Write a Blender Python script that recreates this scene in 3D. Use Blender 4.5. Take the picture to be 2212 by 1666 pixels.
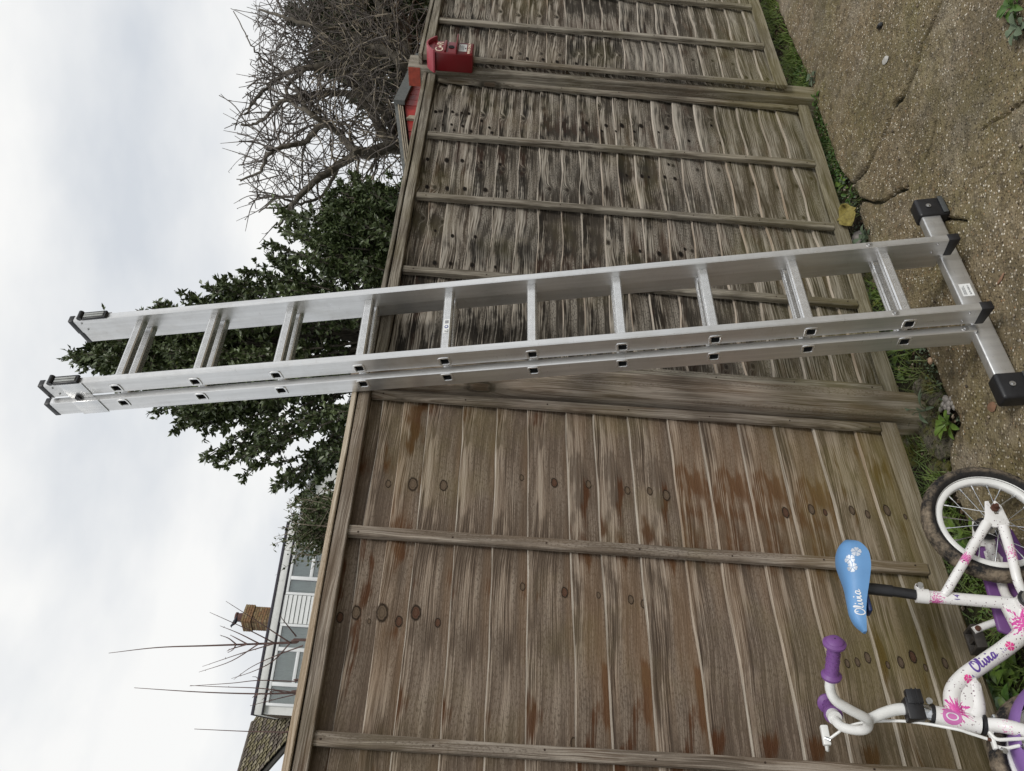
import bpy, bmesh, math, random
import numpy as np
from mathutils import Vector, Matrix
rng = np.random.default_rng(7); random.seed(7)
scene = bpy.context.scene
for o in list(bpy.data.objects): bpy.data.objects.remove(o)
COL = scene.collection
# ------------------------------------------------------------------ camera
EYE = np.array([0.0, 0.0, 1.486]); FPX = 1640.0
th, ph = math.radians(1.43), math.radians(4.0)
cF = np.array([0, math.cos(th), -math.sin(th)]); cU0 = np.array([0, math.sin(th), math.cos(th)]); cR0 = np.array([1.0, 0, 0])
cR = math.cos(ph)*cR0 + math.sin(ph)*cU0; cU = -math.sin(ph)*cR0 + math.cos(ph)*cU0
cam = bpy.data.cameras.new('camera'); camo = bpy.data.objects.new('camera', cam); COL.objects.link(camo)
cam.sensor_fit = 'HORIZONTAL'; cam.sensor_width = 36; cam.lens = 36*FPX/2212.0; cam.clip_start = 0.05; cam.clip_end = 3000
camo.matrix_world = Matrix(((-cU[0], cR[0], -cF[0], 0), (-cU[1], cR[1], -cF[1], 0), (-cU[2], cR[2], -cF[2], EYE[2]), (0, 0, 0, 1)))
scene.camera = camo
# ------------------------------------------------------------------ world: pale overcast sky
SUN_EL, SUN_AZ = 50, 143     # degrees; azimuth clockwise from +Y
world = bpy.data.worlds.new('World'); scene.world = world; world.use_nodes = True
wn, wl = world.node_tree.nodes, world.node_tree.links; wn.clear()
wo = wn.new('ShaderNodeOutputWorld'); sky = wn.new('ShaderNodeTexSky'); sky.sky_type = 'NISHITA'; sky.sun_disc = False
sky.sun_elevation = math.radians(SUN_EL); sky.sun_rotation = math.radians(SUN_AZ)
b1 = wn.new('ShaderNodeBackground'); b1.inputs[1].default_value = 0.1; wl.new(sky.outputs[0], b1.inputs[0])
tc = wn.new('ShaderNodeTexCoord'); mp = wn.new('ShaderNodeMapping'); mp.inputs['Scale'].default_value = (1.0, 1.0, 2.2); mp.inputs['Location'].default_value = (0.3, 0.1, 0.75)
wl.new(tc.outputs['Generated'], mp.inputs[0])
nz = wn.new('ShaderNodeTexNoise'); nz.inputs['Scale'].default_value = 1.9; nz.inputs['Detail'].default_value = 6; nz.inputs['Roughness'].default_value = .5
wl.new(mp.outputs[0], nz.inputs['Vector'])
cr = wn.new('ShaderNodeValToRGB'); e = cr.color_ramp.elements
e[0].position = .38; e[0].color = (.56, .59, .63, 1); e[1].position = .60; e[1].color = (.80, .80, .79, 1)
wl.new(nz.outputs[0], cr.inputs[0])
b2 = wn.new('ShaderNodeBackground'); b2.inputs[1].default_value = 1.0; wl.new(cr.outputs[0], b2.inputs[0])
mx = wn.new('ShaderNodeMixShader'); mx.inputs[0].default_value = .97; wl.new(b1.outputs[0], mx.inputs[1]); wl.new(b2.outputs[0], mx.inputs[2]); wl.new(mx.outputs[0], wo.inputs[0])
sl = bpy.data.lights.new('sun', 'SUN'); sl.energy = 1.35; sl.angle = math.radians(16); sl.color = (1, .97, .92)
so = bpy.data.objects.new('sun', sl); COL.objects.link(so)
az, el = math.radians(SUN_AZ), math.radians(SUN_EL)
sd = Vector((math.sin(az)*math.cos(el), math.cos(az)*math.cos(el), math.sin(el)))
so.rotation_euler = sd.to_track_quat('Z', 'Y').to_euler(); so.location = (2, -3, 6)
scene.view_settings.view_transform = 'Standard'; scene.view_settings.look = 'None'; scene.view_settings.gamma = 1
scene.view_settings.use_curve_mapping = False; scene.view_settings.exposure = 0.28
scene.render.engine = 'CYCLES'

# ------------------------------------------------------------------ helpers
def ray(x, y):            # x,y on a 2212 x 1666 print of the photograph (which lies on its side)
    return cF + cR*((1666-y)-833)/FPX + cU*(1106-x)/FPX
def hit(x, y, p0, n):
    d = ray(x, y); return EYE + d*(((np.asarray(p0, float)-EYE) @ n)/(d @ n))
def gnd(x, y, z=0.0): return hit(x, y, (0, 0, z), np.array([0, 0, 1.0]))
def dep(x, y, Y): return hit(x, y, (0, Y, 0), np.array([0, 1.0, 0]))
def new_obj(name, me, mat=None, parent=None, smooth=False):
    o = bpy.data.objects.new(name, me); COL.objects.link(o)
    if mat is not None:
        for m in (mat if isinstance(mat, (list, tuple)) else [mat]): me.materials.append(m)
    if parent is not None: o.parent = parent
    if smooth:
        me.polygons.foreach_set('use_smooth', np.ones(len(me.polygons), bool))
    return o
def pydata(name, v, f, mat=None, parent=None, smooth=False):
    me = bpy.data.meshes.new(name)
    me.from_pydata([tuple(map(float, p)) for p in v], [], [tuple(int(i) for i in q) for q in f]); me.update()
    return new_obj(name, me, mat, parent, smooth)
def fast_mesh(name, V, Fc, mat=None, parent=None, smooth=False):   # V (n,3), Fc (m,k)
    V = np.asarray(V, np.float32); Fc = np.asarray(Fc, np.int32); k = Fc.shape[1]
    me = bpy.data.meshes.new(name); me.vertices.add(len(V)); me.vertices.foreach_set('co', V.ravel())
    me.loops.add(Fc.size); me.loops.foreach_set('vertex_index', Fc.ravel())
    me.polygons.add(len(Fc)); me.polygons.foreach_set('loop_start', np.arange(0, Fc.size, k, dtype=np.int32))
    me.update(calc_edges=True)
    return new_obj(name, me, mat, parent, smooth)
def tag(o, label=None, cat=None, group=None, kind=None):
    if label: o['label'] = label
    if cat: o['category'] = cat
    if group: o['group'] = group
    if kind: o['kind'] = kind
    return o
def thing(name, label, cat, loc=(0, 0, 0), rotz=0.0, group=None, M=None):
    o = bpy.data.objects.new(name, None); COL.objects.link(o); o.empty_display_size = .1
    if M is not None: o.matrix_world = M
    else: o.location = loc; o.rotation_euler = (0, 0, rotz)
    return tag(o, label, cat, group)
class MB:                                  # polygon collector
    def __init__(s): s.v = []; s.f = []; s.uv = []
    def add(s, v, f):
        n = len(s.v); s.v += [tuple(p) for p in v]; s.f += [tuple(i+n for i in q) for q in f]
    def box(s, x0, x1, y0, y1, z0, z1):
        s.add([(x0,y0,z0),(x1,y0,z0),(x1,y1,z0),(x0,y1,z0),(x0,y0,z1),(x1,y0,z1),(x1,y1,z1),(x0,y1,z1)],
              [(0,3,2,1),(4,5,6,7),(0,1,5,4),(1,2,6,5),(2,3,7,6),(3,0,4,7)])
    def prism(s, poly, y0, y1):            # polygon in x,z extruded along y
        n = len(poly); s.add([(p[0], y0, p[1]) for p in poly]+[(p[0], y1, p[1]) for p in poly],
              [tuple(range(n)), tuple(range(2*n-1, n-1, -1))]+[(i, i+n, (i+1) % n+n, (i+1) % n) for i in range(n)])
    def tube(s, pts, rad, n=10, cap=True):
        v, f = tube_geo(pts, rad, n, cap); s.add(v, f)
    def build(s, name, mat, parent=None, smooth=False, bevel=0, seg=2):
        o = pydata(name, s.v, s.f, mat, parent, smooth)
        bm = bmesh.new(); bm.from_mesh(o.data)
        bmesh.ops.recalc_face_normals(bm, faces=bm.faces)
        if bevel:
            ed = [e for e in bm.edges if len(e.link_faces) == 2 and e.calc_face_angle(0) > .5]
            bmesh.ops.bevel(bm, geom=ed, offset=bevel, segments=seg, affect='EDGES', profile=.5)
        bm.to_mesh(o.data); bm.free()
        if smooth or bevel: shade(o)
        return o
def shade(o, ang=.7):
    me = o.data; me.polygons.foreach_set('use_smooth', np.ones(len(me.polygons), bool))
    try: me.set_sharp_from_angle(angle=ang)
    except Exception: pass
def tube_geo(pts, rad, n=10, cap=True):
    P = [Vector(p) for p in pts]; m = len(P)
    R = list(rad) if hasattr(rad, '__len__') else [rad]*m
    v = []; f = []; ref = None
    for i in range(m):
        t = (P[min(i+1, m-1)]-P[max(i-1, 0)]).normalized()
        if ref is None: ref = t.orthogonal().normalized()
        ref = (ref - t*ref.dot(t)).normalized(); bn = t.cross(ref)
        for k in range(n):
            a = 2*math.pi*k/n; v.append(tuple(P[i]+(ref*math.cos(a)+bn*math.sin(a))*R[i]))
    for i in range(m-1):
        for k in range(n):
            k2 = (k+1) % n; f.append((i*n+k, i*n+k2, (i+1)*n+k2, (i+1)*n+k))
    if cap: f.append(tuple(range(n-1, -1, -1))); f.append(tuple(range((m-1)*n, m*n)))
    return v, f
def smooth_path(pts, sub=6):
    P = [np.array(p, float) for p in pts]; P = [2*P[0]-P[1]]+P+[2*P[-1]-P[-2]]; out = []
    for i in range(1, len(P)-2):
        for k in range(sub):
            t = k/sub; a, b, c, d = P[i-1:i+3]
            out.append(.5*((2*b)+(-a+c)*t+(2*a-5*b+4*c-d)*t*t+(-a+3*b-3*c+d)*t**3))
    out.append(P[-2]); return out
def many_tubes(segs, n=3):                 # segs (m,8): p0 r0 p1 r1 ; returns V,F
    S = np.asarray(segs, float); a = S[:, 0:3]; b = S[:, 4:7]; t = b-a; t /= np.linalg.norm(t, axis=1)[:, None]+1e-9
    h = np.where(np.abs(t[:, 2:3]) < .9, np.array([[0, 0, 1.]]), np.array([[1., 0, 0]]))
    u = np.cross(t, h); u /= np.linalg.norm(u, axis=1)[:, None]; w = np.cross(t, u)
    V = []
    for p, r in ((a, S[:, 3:4]), (b, S[:, 7:8])):
        for k in range(n):
            an = 2*math.pi*k/n; V.append(p+(u*math.cos(an)+w*math.sin(an))*r)
    V = np.stack(V, 1).reshape(-1, 3); base = (np.arange(len(S))*2*n)[:, None]
    F = np.concatenate([base+np.array([[k, (k+1) % n, n+(k+1) % n, n+k]]) for k in range(n)])
    return V, F
def wob(seed, amp, scale):                 # smooth 1-D wobble
    r = random.Random(seed); c = [(r.uniform(.5, 3.2)*scale, r.uniform(0, 6.28), r.uniform(.3, 1)/(1+i*.4)) for i in range(5)]
    return lambda x: amp*sum(a*math.sin(x*f+p) for f, p, a in c)/2

# ------------------------------------------------------------------ materials
class NT:
    def __init__(s, name):
        s.m = bpy.data.materials.new(name); s.m.use_nodes = True; s.n = s.m.node_tree.nodes; s.l = s.m.node_tree.links
        s.b = s.n['Principled BSDF']; s.o = s.n['Material Output']
    def node(s, t, **kw):
        x = s.n.new(t)
        for k, v in kw.items():
            if k in x.inputs: 
                if hasattr(v, 'is_output') or isinstance(v, bpy.types.NodeSocket): s.l.new(v, x.inputs[k])
                else: x.inputs[k].default_value = v
            else: setattr(x, k, v)
        return x
    def set(s, inp, v):
        if isinstance(v, bpy.types.NodeSocket): s.l.new(v, inp)
        else: inp.default_value = v
    def math(s, op, a, b=None, c=None, clamp=False):
        x = s.n.new('ShaderNodeMath'); x.operation = op; x.use_clamp = clamp
        for i, v in enumerate((a, b, c)):
            if v is not None: s.set(x.inputs[i], v)
        return x.outputs[0]
    def noise(s, vec, scale, detail=4, rough=.5, dim='3D', out=0, dist=0):
        x = s.n.new('ShaderNodeTexNoise'); x.noise_dimensions = dim; s.l.new(vec, x.inputs['Vector'])
        x.inputs['Scale'].default_value = scale; x.inputs['Detail'].default_value = detail; x.inputs['Roughness'].default_value = rough; x.inputs['Distortion'].default_value = dist
        return x.outputs[out]
    def ramp(s, fac, stops, interp='LINEAR'):
        x = s.n.new('ShaderNodeValToRGB'); x.color_ramp.interpolation = interp; els = x.color_ramp.elements
        for i, (p, c) in enumerate(stops):
            el_ = els[i] if i < 2 else els.new(p)
            el_.position = p; el_.color = (c, c, c, 1) if not hasattr(c, '__len__') else (*c, 1)
        s.l.new(fac, x.inputs[0]); return x.outputs[0]
    def mix(s, f, a, b, mode='MIX'):
        x = s.n.new('ShaderNodeMix'); x.data_type = 'RGBA'; x.blend_type = mode
        s.set(x.inputs[0], f)
        for i, v in ((6, a), (7, b)):
            if isinstance(v, bpy.types.NodeSocket): s.l.new(v, x.inputs[i])
            else: x.inputs[i].default_value = (*v, 1)
        return x.outputs[2]
    def comb(s, x_, y_, z_=0.0):
        x = s.n.new('ShaderNodeCombineXYZ')
        for i, v in enumerate((x_, y_, z_)): s.set(x.inputs[i], v)
        return x.outputs[0]
    def sep(s, v):
        x = s.n.new('ShaderNodeSeparateXYZ'); s.l.new(v, x.inputs[0]); return x.outputs
    def obj(s): return s.node('ShaderNodeTexCoord').outputs['Object']
    def pos(s): return s.node('ShaderNodeNewGeometry').outputs['Position']
    def uv(s, name): x = s.n.new('ShaderNodeUVMap'); x.uv_map = name; return x.outputs[0]
    def bump(s, h, strength=.5, dist=.002):
        x = s.n.new('ShaderNodeBump'); x.inputs['Strength'].default_value = strength; x.inputs['Distance'].default_value = dist
        s.l.new(h, x.inputs['Height']); s.l.new(x.outputs[0], s.b.inputs['Normal'])
    def done(s, col=None, rough=.6, metal=0.0, spec=None):
        if col is not None:
            if isinstance(col, bpy.types.NodeSocket): s.l.new(col, s.b.inputs['Base Color'])
            else: s.b.inputs['Base Color'].default_value = (*col, 1)
        s.set(s.b.inputs['Roughness'], rough); s.set(s.b.inputs['Metallic'], metal)
        if spec is not None: s.set(s.b.inputs['Specular IOR Level'], spec)
        return s.m
def plain(name, c, rough=.5, metal=0.0, var=.25, scale=12, bump=.0, spec=None):
    t = NT(name); p = t.obj(); n = t.noise(p, scale, 5, .6)
    lo = tuple(x*(1-var) for x in c); hi = tuple(min(1, x*(1+var)) for x in c)
    col = t.ramp(n, [(.3, lo), (.7, hi)])
    if bump: t.bump(t.noise(p, scale*6, 4, .6), .6, bump)
    return t.done(col, rough, metal, spec)

def wood(name, base, light, dark, stain, stain_amt, algae_amt, contrast, dark_amt, kscale=(2.1, 6.5), knot_thr=.45, rough_amt=.5, warm_amt=.35, wave=.030, old=0.0):
    t = NT(name); uv = t.sep(t.uv('UVMap')); sd_ = t.sep(t.uv('Seed'))
    u = t.math('ADD', uv[0], sd_[0]); v = t.math('ADD', uv[1], sd_[1])
    raw = t.comb(u, v, 0)
    warp = t.noise(t.comb(t.math('MULTIPLY', u, 2.2), t.math('MULTIPLY', v, 5.0)), 1.0, 2, .5, '2D')
    v1 = t.math('ADD', v, t.math('MULTIPLY', t.math('SUBTRACT', warp, .5), .028))
    # knots
    vo = t.node('ShaderNodeTexVoronoi', voronoi_dimensions='2D', feature='F1'); vo.inputs['Scale'].default_value = 1.0; vo.inputs['Randomness'].default_value = .85
    t.l.new(t.comb(t.math('MULTIPLY', u, kscale[0]*1.6), t.math('MULTIPLY', v, kscale[1]*1.15)), vo.inputs['Vector'])
    d = vo.outputs['Distance']
    wig = t.math('ADD', d, t.math('MULTIPLY', t.math('SUBTRACT', t.noise(raw, 60, 2, .5, '2D'), .5), .03))
    keep = t.math('GREATER_THAN', t.sep(vo.outputs['Color'])[0], knot_thr)
    near = t.math('MULTIPLY', t.math('POWER', 2.718, t.math('MULTIPLY', t.math('MULTIPLY', d, d), -75.0)), keep)
    ac = t.sep(t.uv('Across'))[0]
    g = t.math('ADD', v1, t.math('MULTIPLY', near, wave))
    fine = t.noise(t.comb(t.math('MULTIPLY', u, 5), t.math('MULTIPLY', g, 330)), 1.0, 3, .6, '2D')
    broad = t.noise(t.comb(t.math('MULTIPLY', u, 2.0), t.math('MULTIPLY', g, 46)), 1.0, 3, .55, '2D')
    grain = t.math('ADD', t.math('MULTIPLY', fine, .58), t.math('MULTIPLY', broad, .42))
    c = t.ramp(grain, [(.5-.17/contrast, dark), (.5, base), (.5+.17/contrast, light)])
    gs_ = t.math('MULTIPLY', t.math('SUBTRACT', grain, .5), .8)
    zz_ = t.sep(t.pos())[2]; olow = t.ramp(zz_, [(.12, 1.0-.9*old), (.95, 1.0)])
    # big tone patches along the boards
    tone = t.noise(t.comb(t.math('MULTIPLY', u, 4.6), t.math('MULTIPLY', g, 15)), 1.0, 4, .62, '2D')
    c = t.mix(t.math('MULTIPLY', t.math('MULTIPLY', t.ramp(t.math('ADD', tone, gs_), [(.42, 1.0), (.56, 0.0)]), olow), dark_amt), c, dark)
    tone2 = t.noise(t.comb(t.math('MULTIPLY', u, 2.1), t.math('MULTIPLY', v, 11), 3.3), 1.0, 4, .6)
    c = t.mix(t.math('MULTIPLY', t.ramp(t.math('ADD', tone2, gs_), [(.50, 0.0), (.68, 1.0)]), .6), c, light)
    # rough weathered fibres
    sp = t.noise(t.comb(t.math('MULTIPLY', u, 90), t.math('MULTIPLY', v, 240)), 1.0, 2, .7, '2D')
    band = t.noise(t.comb(t.math('MULTIPLY', u, 1.2), t.math('MULTIPLY', v, 24), 9.1), 1.0, 2, .5)
    c = t.mix(t.math('MULTIPLY', t.math('MULTIPLY', t.ramp(sp, [(.35, 1.0), (.5, 0.0)]), t.ramp(t.math('ADD', band, t.math('MULTIPLY', t.math('SUBTRACT', .5, ac), .34)), [(.46, 0.0), (.56, 1.0)])), .75), c, dark)
    c = t.mix(t.math('MULTIPLY', t.ramp(t.math('ADD', band, t.math('MULTIPLY', t.math('SUBTRACT', .5, ac), .34)), [(.44, 0.0), (.58, 1.0)]), rough_amt), c, t.mix(.6, base, dark))
    # reddish resin stains
    st = t.noise(t.comb(t.math('MULTIPLY', u, 4.6), t.math('MULTIPLY', t.math('ADD', v1, 5.0), 15), 1.7), 1.0, 3, .5)
    c = t.mix(t.math('MULTIPLY', t.ramp(t.math('SUBTRACT', st, t.math('MULTIPLY', gs_, .35)), [(.585, 0.0), (.66, 1.0)]), stain_amt), c, stain)
    wm = t.noise(t.comb(t.math('MULTIPLY', u, 1.1), t.math('MULTIPLY', v, 8), 21.7), 1.0, 3, .55)
    c = t.mix(t.math('MULTIPLY', t.ramp(wm, [(.50, 0.0), (.66, 1.0)]), warm_amt), c, (.30, .175, .085))
    # knots
    c = t.mix(t.math('MULTIPLY', t.math('MULTIPLY', t.ramp(wig, [(.07, 1.0), (.14, 0.0)]), keep), .6), c, tuple(x*.55 for x in base))
    ring = t.math('MULTIPLY', t.ramp(wig, [(.032, 0.0), (.046, 1.0), (.056, 1.0), (.074, 0.0)]), keep)
    c = t.mix(t.math('MULTIPLY', ring, .8), c, tuple(x*.5 for x in dark))
    core = t.math('MULTIPLY', t.ramp(wig, [(.028, 1.0), (.045, 0.0)]), keep)
    c = t.mix(t.math('MULTIPLY', core, .6+.35*old), c, tuple(x*(.6 if not old else .12) for x in stain))
    # green algae
    P = t.pos(); z = t.sep(P)[2]
    an = t.noise(P, 2.6, 4, .6)
    low = t.ramp(z, [(.05, 1.0), (.65, .0)])
    am = t.math('MULTIPLY', t.math('ADD', t.ramp(an, [(.52, 0.0), (.70, .45)]), t.math('MULTIPLY', low, t.ramp(an, [(.3, .55), (.55, 1.0)])), clamp=True), algae_amt)
    c = t.mix(am, c, t.mix(.55, c, (.19, .165, .035)))
    hb = t.math('ADD', t.math('MULTIPLY', grain, 1.0), t.math('MULTIPLY', sp, .4)); hb = t.math('SUBTRACT', hb, t.math('MULTIPLY', near, .2))
    t.bump(hb, .75, .0032)
    return t.done(c, .82, 0, .25)
W_NEAR = wood('weathered_brown_fence_wood', (.262, .200, .150), (.43, .360, .290), (.064, .045, .032), (.080, .028, .008), .85, .8, 1.25, .60, (2.1, 7.0), 2.0, .62, .26, .022)
W_OLD = wood('weathered_grey_fence_wood', (.200, .172, .138), (.45, .415, .360), (.016, .013, .010), (.07, .025, .012), .25, .6, 1.35, .98, (3.2, 8.5), .62, .40, .06, .018, .8)
W_FRAME = wood('grey_brown_frame_wood', (.240, .200, .160), (.38, .335, .285), (.085, .064, .047), (.11, .05, .02), .25, .5, 1.1, .42, (.8, 3.0), .5, .35, .15)
W_FRAME2 = wood('grey_green_frame_wood', (.215, .192, .155), (.37, .34, .285), (.065, .053, .038), (.09, .045, .02), .15, .6, 1.1, .48, (.8, 3.0), .5, .35, .05)
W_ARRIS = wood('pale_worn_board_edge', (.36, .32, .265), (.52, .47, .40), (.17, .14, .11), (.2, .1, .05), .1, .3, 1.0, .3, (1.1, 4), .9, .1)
W_PALE = wood('pale_sawn_edge_wood', (.52, .44, .34), (.68, .60, .49), (.30, .24, .17), (.2, .1, .05), .1, .15, 1.0, .2, (1.1, 4))

def uv_board(o, seed=(0, 0), axis='x', off=(0, 0), zr=None):
    """UVs in metres: u along the grain, v around the piece; Seed shifts the figure."""
    me = o.data; n = len(me.loops)
    co = np.empty(len(me.vertices)*3); me.vertices.foreach_get('co', co); co = co.reshape(-1, 3)
    li = np.empty(n, int); me.loops.foreach_get('vertex_index', li)
    p = co[li]
    if axis == 'x': u = p[:, 0]; v = p[:, 2]+p[:, 1]*1.0
    elif axis == 'z': u = p[:, 2]; v = p[:, 0]+p[:, 1]*1.0
    else: u = p[:, 1]; v = p[:, 0]+p[:, 2]
    l1 = me.uv_layers.new(name='UVMap'); l1.data.foreach_set('uv', np.stack([u+off[0], v+off[1]], 1).astype(np.float32).ravel())
    l2 = me.uv_layers.new(name='Seed'); l2.data.foreach_set('uv', np.tile(np.array(seed, np.float32), n))
    l3 = me.uv_layers.new(name='Across'); a_ = (p[:, 2]-zr[0])/(zr[1]-zr[0]) if zr else np.full(n, .75); l3.data.foreach_set('uv', np.stack([a_, a_], 1).astype(np.float32).ravel())
    return o

# ================================================================== GROUND
EDGE_D = [(1640,-160),(1655,-60),(1673,0),(1700,73),(1722,118),(1743,164),(1752,205),(1767,243),(1785,290),(1802,340),(1812,365),(1831,392),(1850,420),(1858,439),(1852,458),(1866,505),(1880,560),(1905,600),(1940,660),(1965,705),(1997,756),(2006,775),(2019,793),(2030,830),(2045,868),(2062,895),(2071,917),(2055,945),(2047,969),(2045,995),(2052,1030),(2060,1073),(2081,1120),(2105,1160),(2140,1215),(2180,1290),(2230,1380),(2290,1480),(2400,1640),(2550,1850)]
EDGE = np.array([gnd(x, y)[:2] for x, y in EDGE_D])
def sdist(X, Y, poly):                     # signed distance to an open polyline, + on the right-hand side (path)
    best = np.full(X.shape, 1e9); sg = np.zeros(X.shape)
    for a, b in zip(poly[:-1], poly[1:]):
        d = b-a; L = d @ d; t = np.clip(((X-a[0])*d[0]+(Y-a[1])*d[1])/L, 0, 1)
        px = X-a[0]-t*d[0]; py = Y-a[1]-t*d[1]; dist = np.hypot(px, py)
        s = np.sign(d[0]*py-d[1]*px); m = dist < best; best = np.where(m, dist, best); sg = np.where(m, s, sg)
    return best*sg
def vnoise(X, Y, scale, seed, octv=4):
    r = np.random.default_rng(seed); out = np.zeros(X.shape); amp = 1.0; tot = 0
    for o in range(octv):
        G = r.random((64, 64)); x = X*scale*2**o+r.random()*50; y = Y*scale*2**o+r.random()*50
        xi = np.floor(x).astype(int); yi = np.floor(y).astype(int); fx = x-xi; fy = y-yi; fx = fx*fx*(3-2*fx); fy = fy*fy*(3-2*fy)
        g = lambda a, b: G[a % 64, b % 64]
        out += amp*((g(xi, yi)*(1-fx)+g(xi+1, yi)*fx)*(1-fy)+(g(xi, yi+1)*(1-fx)+g(xi+1, yi+1)*fx)*fy); tot += amp; amp *= .5
    return out/tot-.5
CRACKS_D = [[(2040,-60),(2033,0),(2017,40),(1990,95),(1977,150),(1957,190),(1948,210),(1930,225),(1918,265),(1900,300),(1885,340),(1866,370),(1850,385),(1837,403)],
            [(1858,430),(1880,437),(1905,438),(1935,415),(1960,405)],
            [(2020,262),(2005,320),(1998,345)],
            [(2300,150),(2240,190),(2180,245),(2120,280)], [(2155,30),(2200,60),(2240,100)], [(1975,455),(2030,470),(2090,478)]]
CW = [.0062, .0042, .0028, .0034, .003, .003]
def ground_grid(x0, x1, y0, y1, st):
    xs = np.arange(x0, x1, st); ys = np.arange(y0, y1, st); X, Y = np.meshgrid(xs, ys, indexing='ij'); return X, Y
def grid_faces(X, keep):
    nx, ny = X.shape; i = np.arange(nx*ny).reshape(nx, ny)
    q = np.stack([i[:-1, :-1], i[1:, :-1], i[1:, 1:], i[:-1, 1:]], -1)
    k = keep[:-1, :-1] & keep[1:, :-1] & keep[1:, 1:] & keep[:-1, 1:]
    return q[k]
def compact(V, F):
    u, inv = np.unique(F, return_inverse=True); return V[u], inv.reshape(F.shape)
X, Y = ground_grid(-.95, 2.95, 1.45, 4.95, .0066)
S = -sdist(X, Y, EDGE)
if S[X.shape[0]//2, 5] < 0: S = -S
Se = S + .012*vnoise(X, Y, 14, 3, 3)
Z = .010*vnoise(X, Y, 2.2, 5, 3) + .0045*vnoise(X, Y, 30, 6, 3)
crk = np.zeros(X.shape)
Xw = X+.012*vnoise(X, Y, 18, 8, 3); Yw = Y+.012*vnoise(X, Y, 18, 9, 3)
for c, w in zip(CRACKS_D, CW):
    poly = np.array([gnd(*p)[:2] for p in c]); dd = np.abs(sdist(Xw, Yw, poly)); crk = np.maximum(crk, np.clip(1.9-dd/(w*np.clip(1+1.6*vnoise(X, Y, 9, 15, 2),   .5, 1.6)), 0, 1))
Z -= .030*crk
Z -= .006*np.clip(1-Se/.05, 0, 1)**2
Z = np.where(Se < .004, Z-.13*np.clip((.004-Se)/.022, 0, 1), Z)
keep = Se > -.026
V = np.stack([X, Y, Z], -1).reshape(-1, 3); F = grid_faces(X, keep); V, F = compact(V, F)
t = NT('exposed_aggregate_concrete'); P = t.pos()
vor = t.node('ShaderNodeTexVoronoi', voronoi_dimensions='3D'); vor.inputs['Scale'].default_value = 112; t.l.new(t.mix(.012, P, t.node('ShaderNodeTexNoise', Scale=40.0).outputs[1]), vor.inputs['Vector'])
rnd = t.sep(vor.outputs['Color'])
peb = t.ramp(rnd[0], [(0.0, (.055, .036, .018)), (.26, (.155, .112, .060)), (.50, (.255, .195, .118)), (.64, (.35, .28, .185)), (.72, (.33, .180, .080)), (.76, (.66, .57, .43)), (1.0, (.92, .86, .74))])
matrix = t.ramp(t.noise(P, 6.0, 8, .78), [(.3, (.105, .083, .043)), (.5, (.185, .143, .080)), (.72, (.265, .212, .130))])
stone = t.math('MULTIPLY', t.ramp(vor.outputs['Distance'], [(.28, 1.0), (.52, 0.0)]), t.ramp(rnd[1], [(.30, .25), (.5, 1.0)]))
c = t.mix(stone, matrix, peb)
v2 = t.node('ShaderNodeTexVoronoi', voronoi_dimensions='3D'); v2.inputs['Scale'].default_value = 42; t.l.new(P, v2.inputs['Vector'])
r2 = t.sep(v2.outputs['Color'])
big = t.math('MULTIPLY', t.ramp(v2.outputs['Distance'], [(.22, 1.0), (.30, 0.0)]), t.ramp(r2[1], [(.80, 0.0), (.84, 1.0)]))
c = t.mix(t.math('MULTIPLY', big, .8), c, t.ramp(r2[0], [(.0, (.22, .12, .06)), (.45, (.30, .25, .18)), (1.0, (.40, .34, .26))]))
c = t.mix(t.math('MULTIPLY', t.ramp(t.noise(P, 1.7, 5, .6), [(.45, 0.0), (.64, 1.0)]), .42), c, (.150, .138, .040))
c = t.mix(t.math('MULTIPLY', t.ramp(t.noise(P, 2.9, 5, .6), [(.52, 0.0), (.68, 1.0)]), .4), c, (.33, .29, .245))
c = t.mix(t.math('MULTIPLY', t.ramp(t.noise(P, 26, 4, .7), [(.50, 0.0), (.60, 1.0)]), .55), c, (.055, .042, .024))
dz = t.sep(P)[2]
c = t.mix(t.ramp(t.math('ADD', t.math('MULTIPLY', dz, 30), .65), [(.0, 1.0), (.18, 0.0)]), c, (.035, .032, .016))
c = t.mix(t.math('MULTIPLY', t.ramp(t.noise(P, 1.3, 7, .72), [(.50, 0.0), (.62, 1.0)]), .45), c, (.075, .062, .035))
c = t.mix(t.math('MULTIPLY', t.ramp(t.noise(P, 3.7, 7, .75), [(.54, 0.0), (.64, 1.0)]), .4), c, (.30, .25, .17))
hh = t.math('ADD', t.math('MULTIPLY', t.ramp(vor.outputs['Distance'], [(.0, 1.0), (.6, 0.0)]), t.ramp(rnd[1], [(.2, .3), (.6, 1.0)])), t.math('MULTIPLY', t.noise(P, 60, 4, .7), 1.6))
t.bump(hh, 1.0, .0055)
CONC = t.done(c, t.ramp(t.noise(P, 9, 3, .5), [(.3, .55), (.7, .85)]), 0, .35)
path = fast_mesh('path', V, F, CONC, None, True); tag(path, 'cracked brown exposed aggregate concrete path', None, None, 'structure')
# far continuation of the path to the sides (same concrete, coarser sheet, 4 mm below)
v0 = [(-.90, -6, -.004), (60, -6, -.004), (60, 5, -.004), (2.90, 5, -.004), (2.90, 1.50, -.004), (-.90, 1.50, -.004)]
tag(pydata('paved_yard', v0, [(0, 1, 4, 5), (1, 2, 3, 4)], plain('plain_concrete', (.20, .165, .115), .85, 0, .3, 2)), None, None, None, 'structure')
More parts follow.
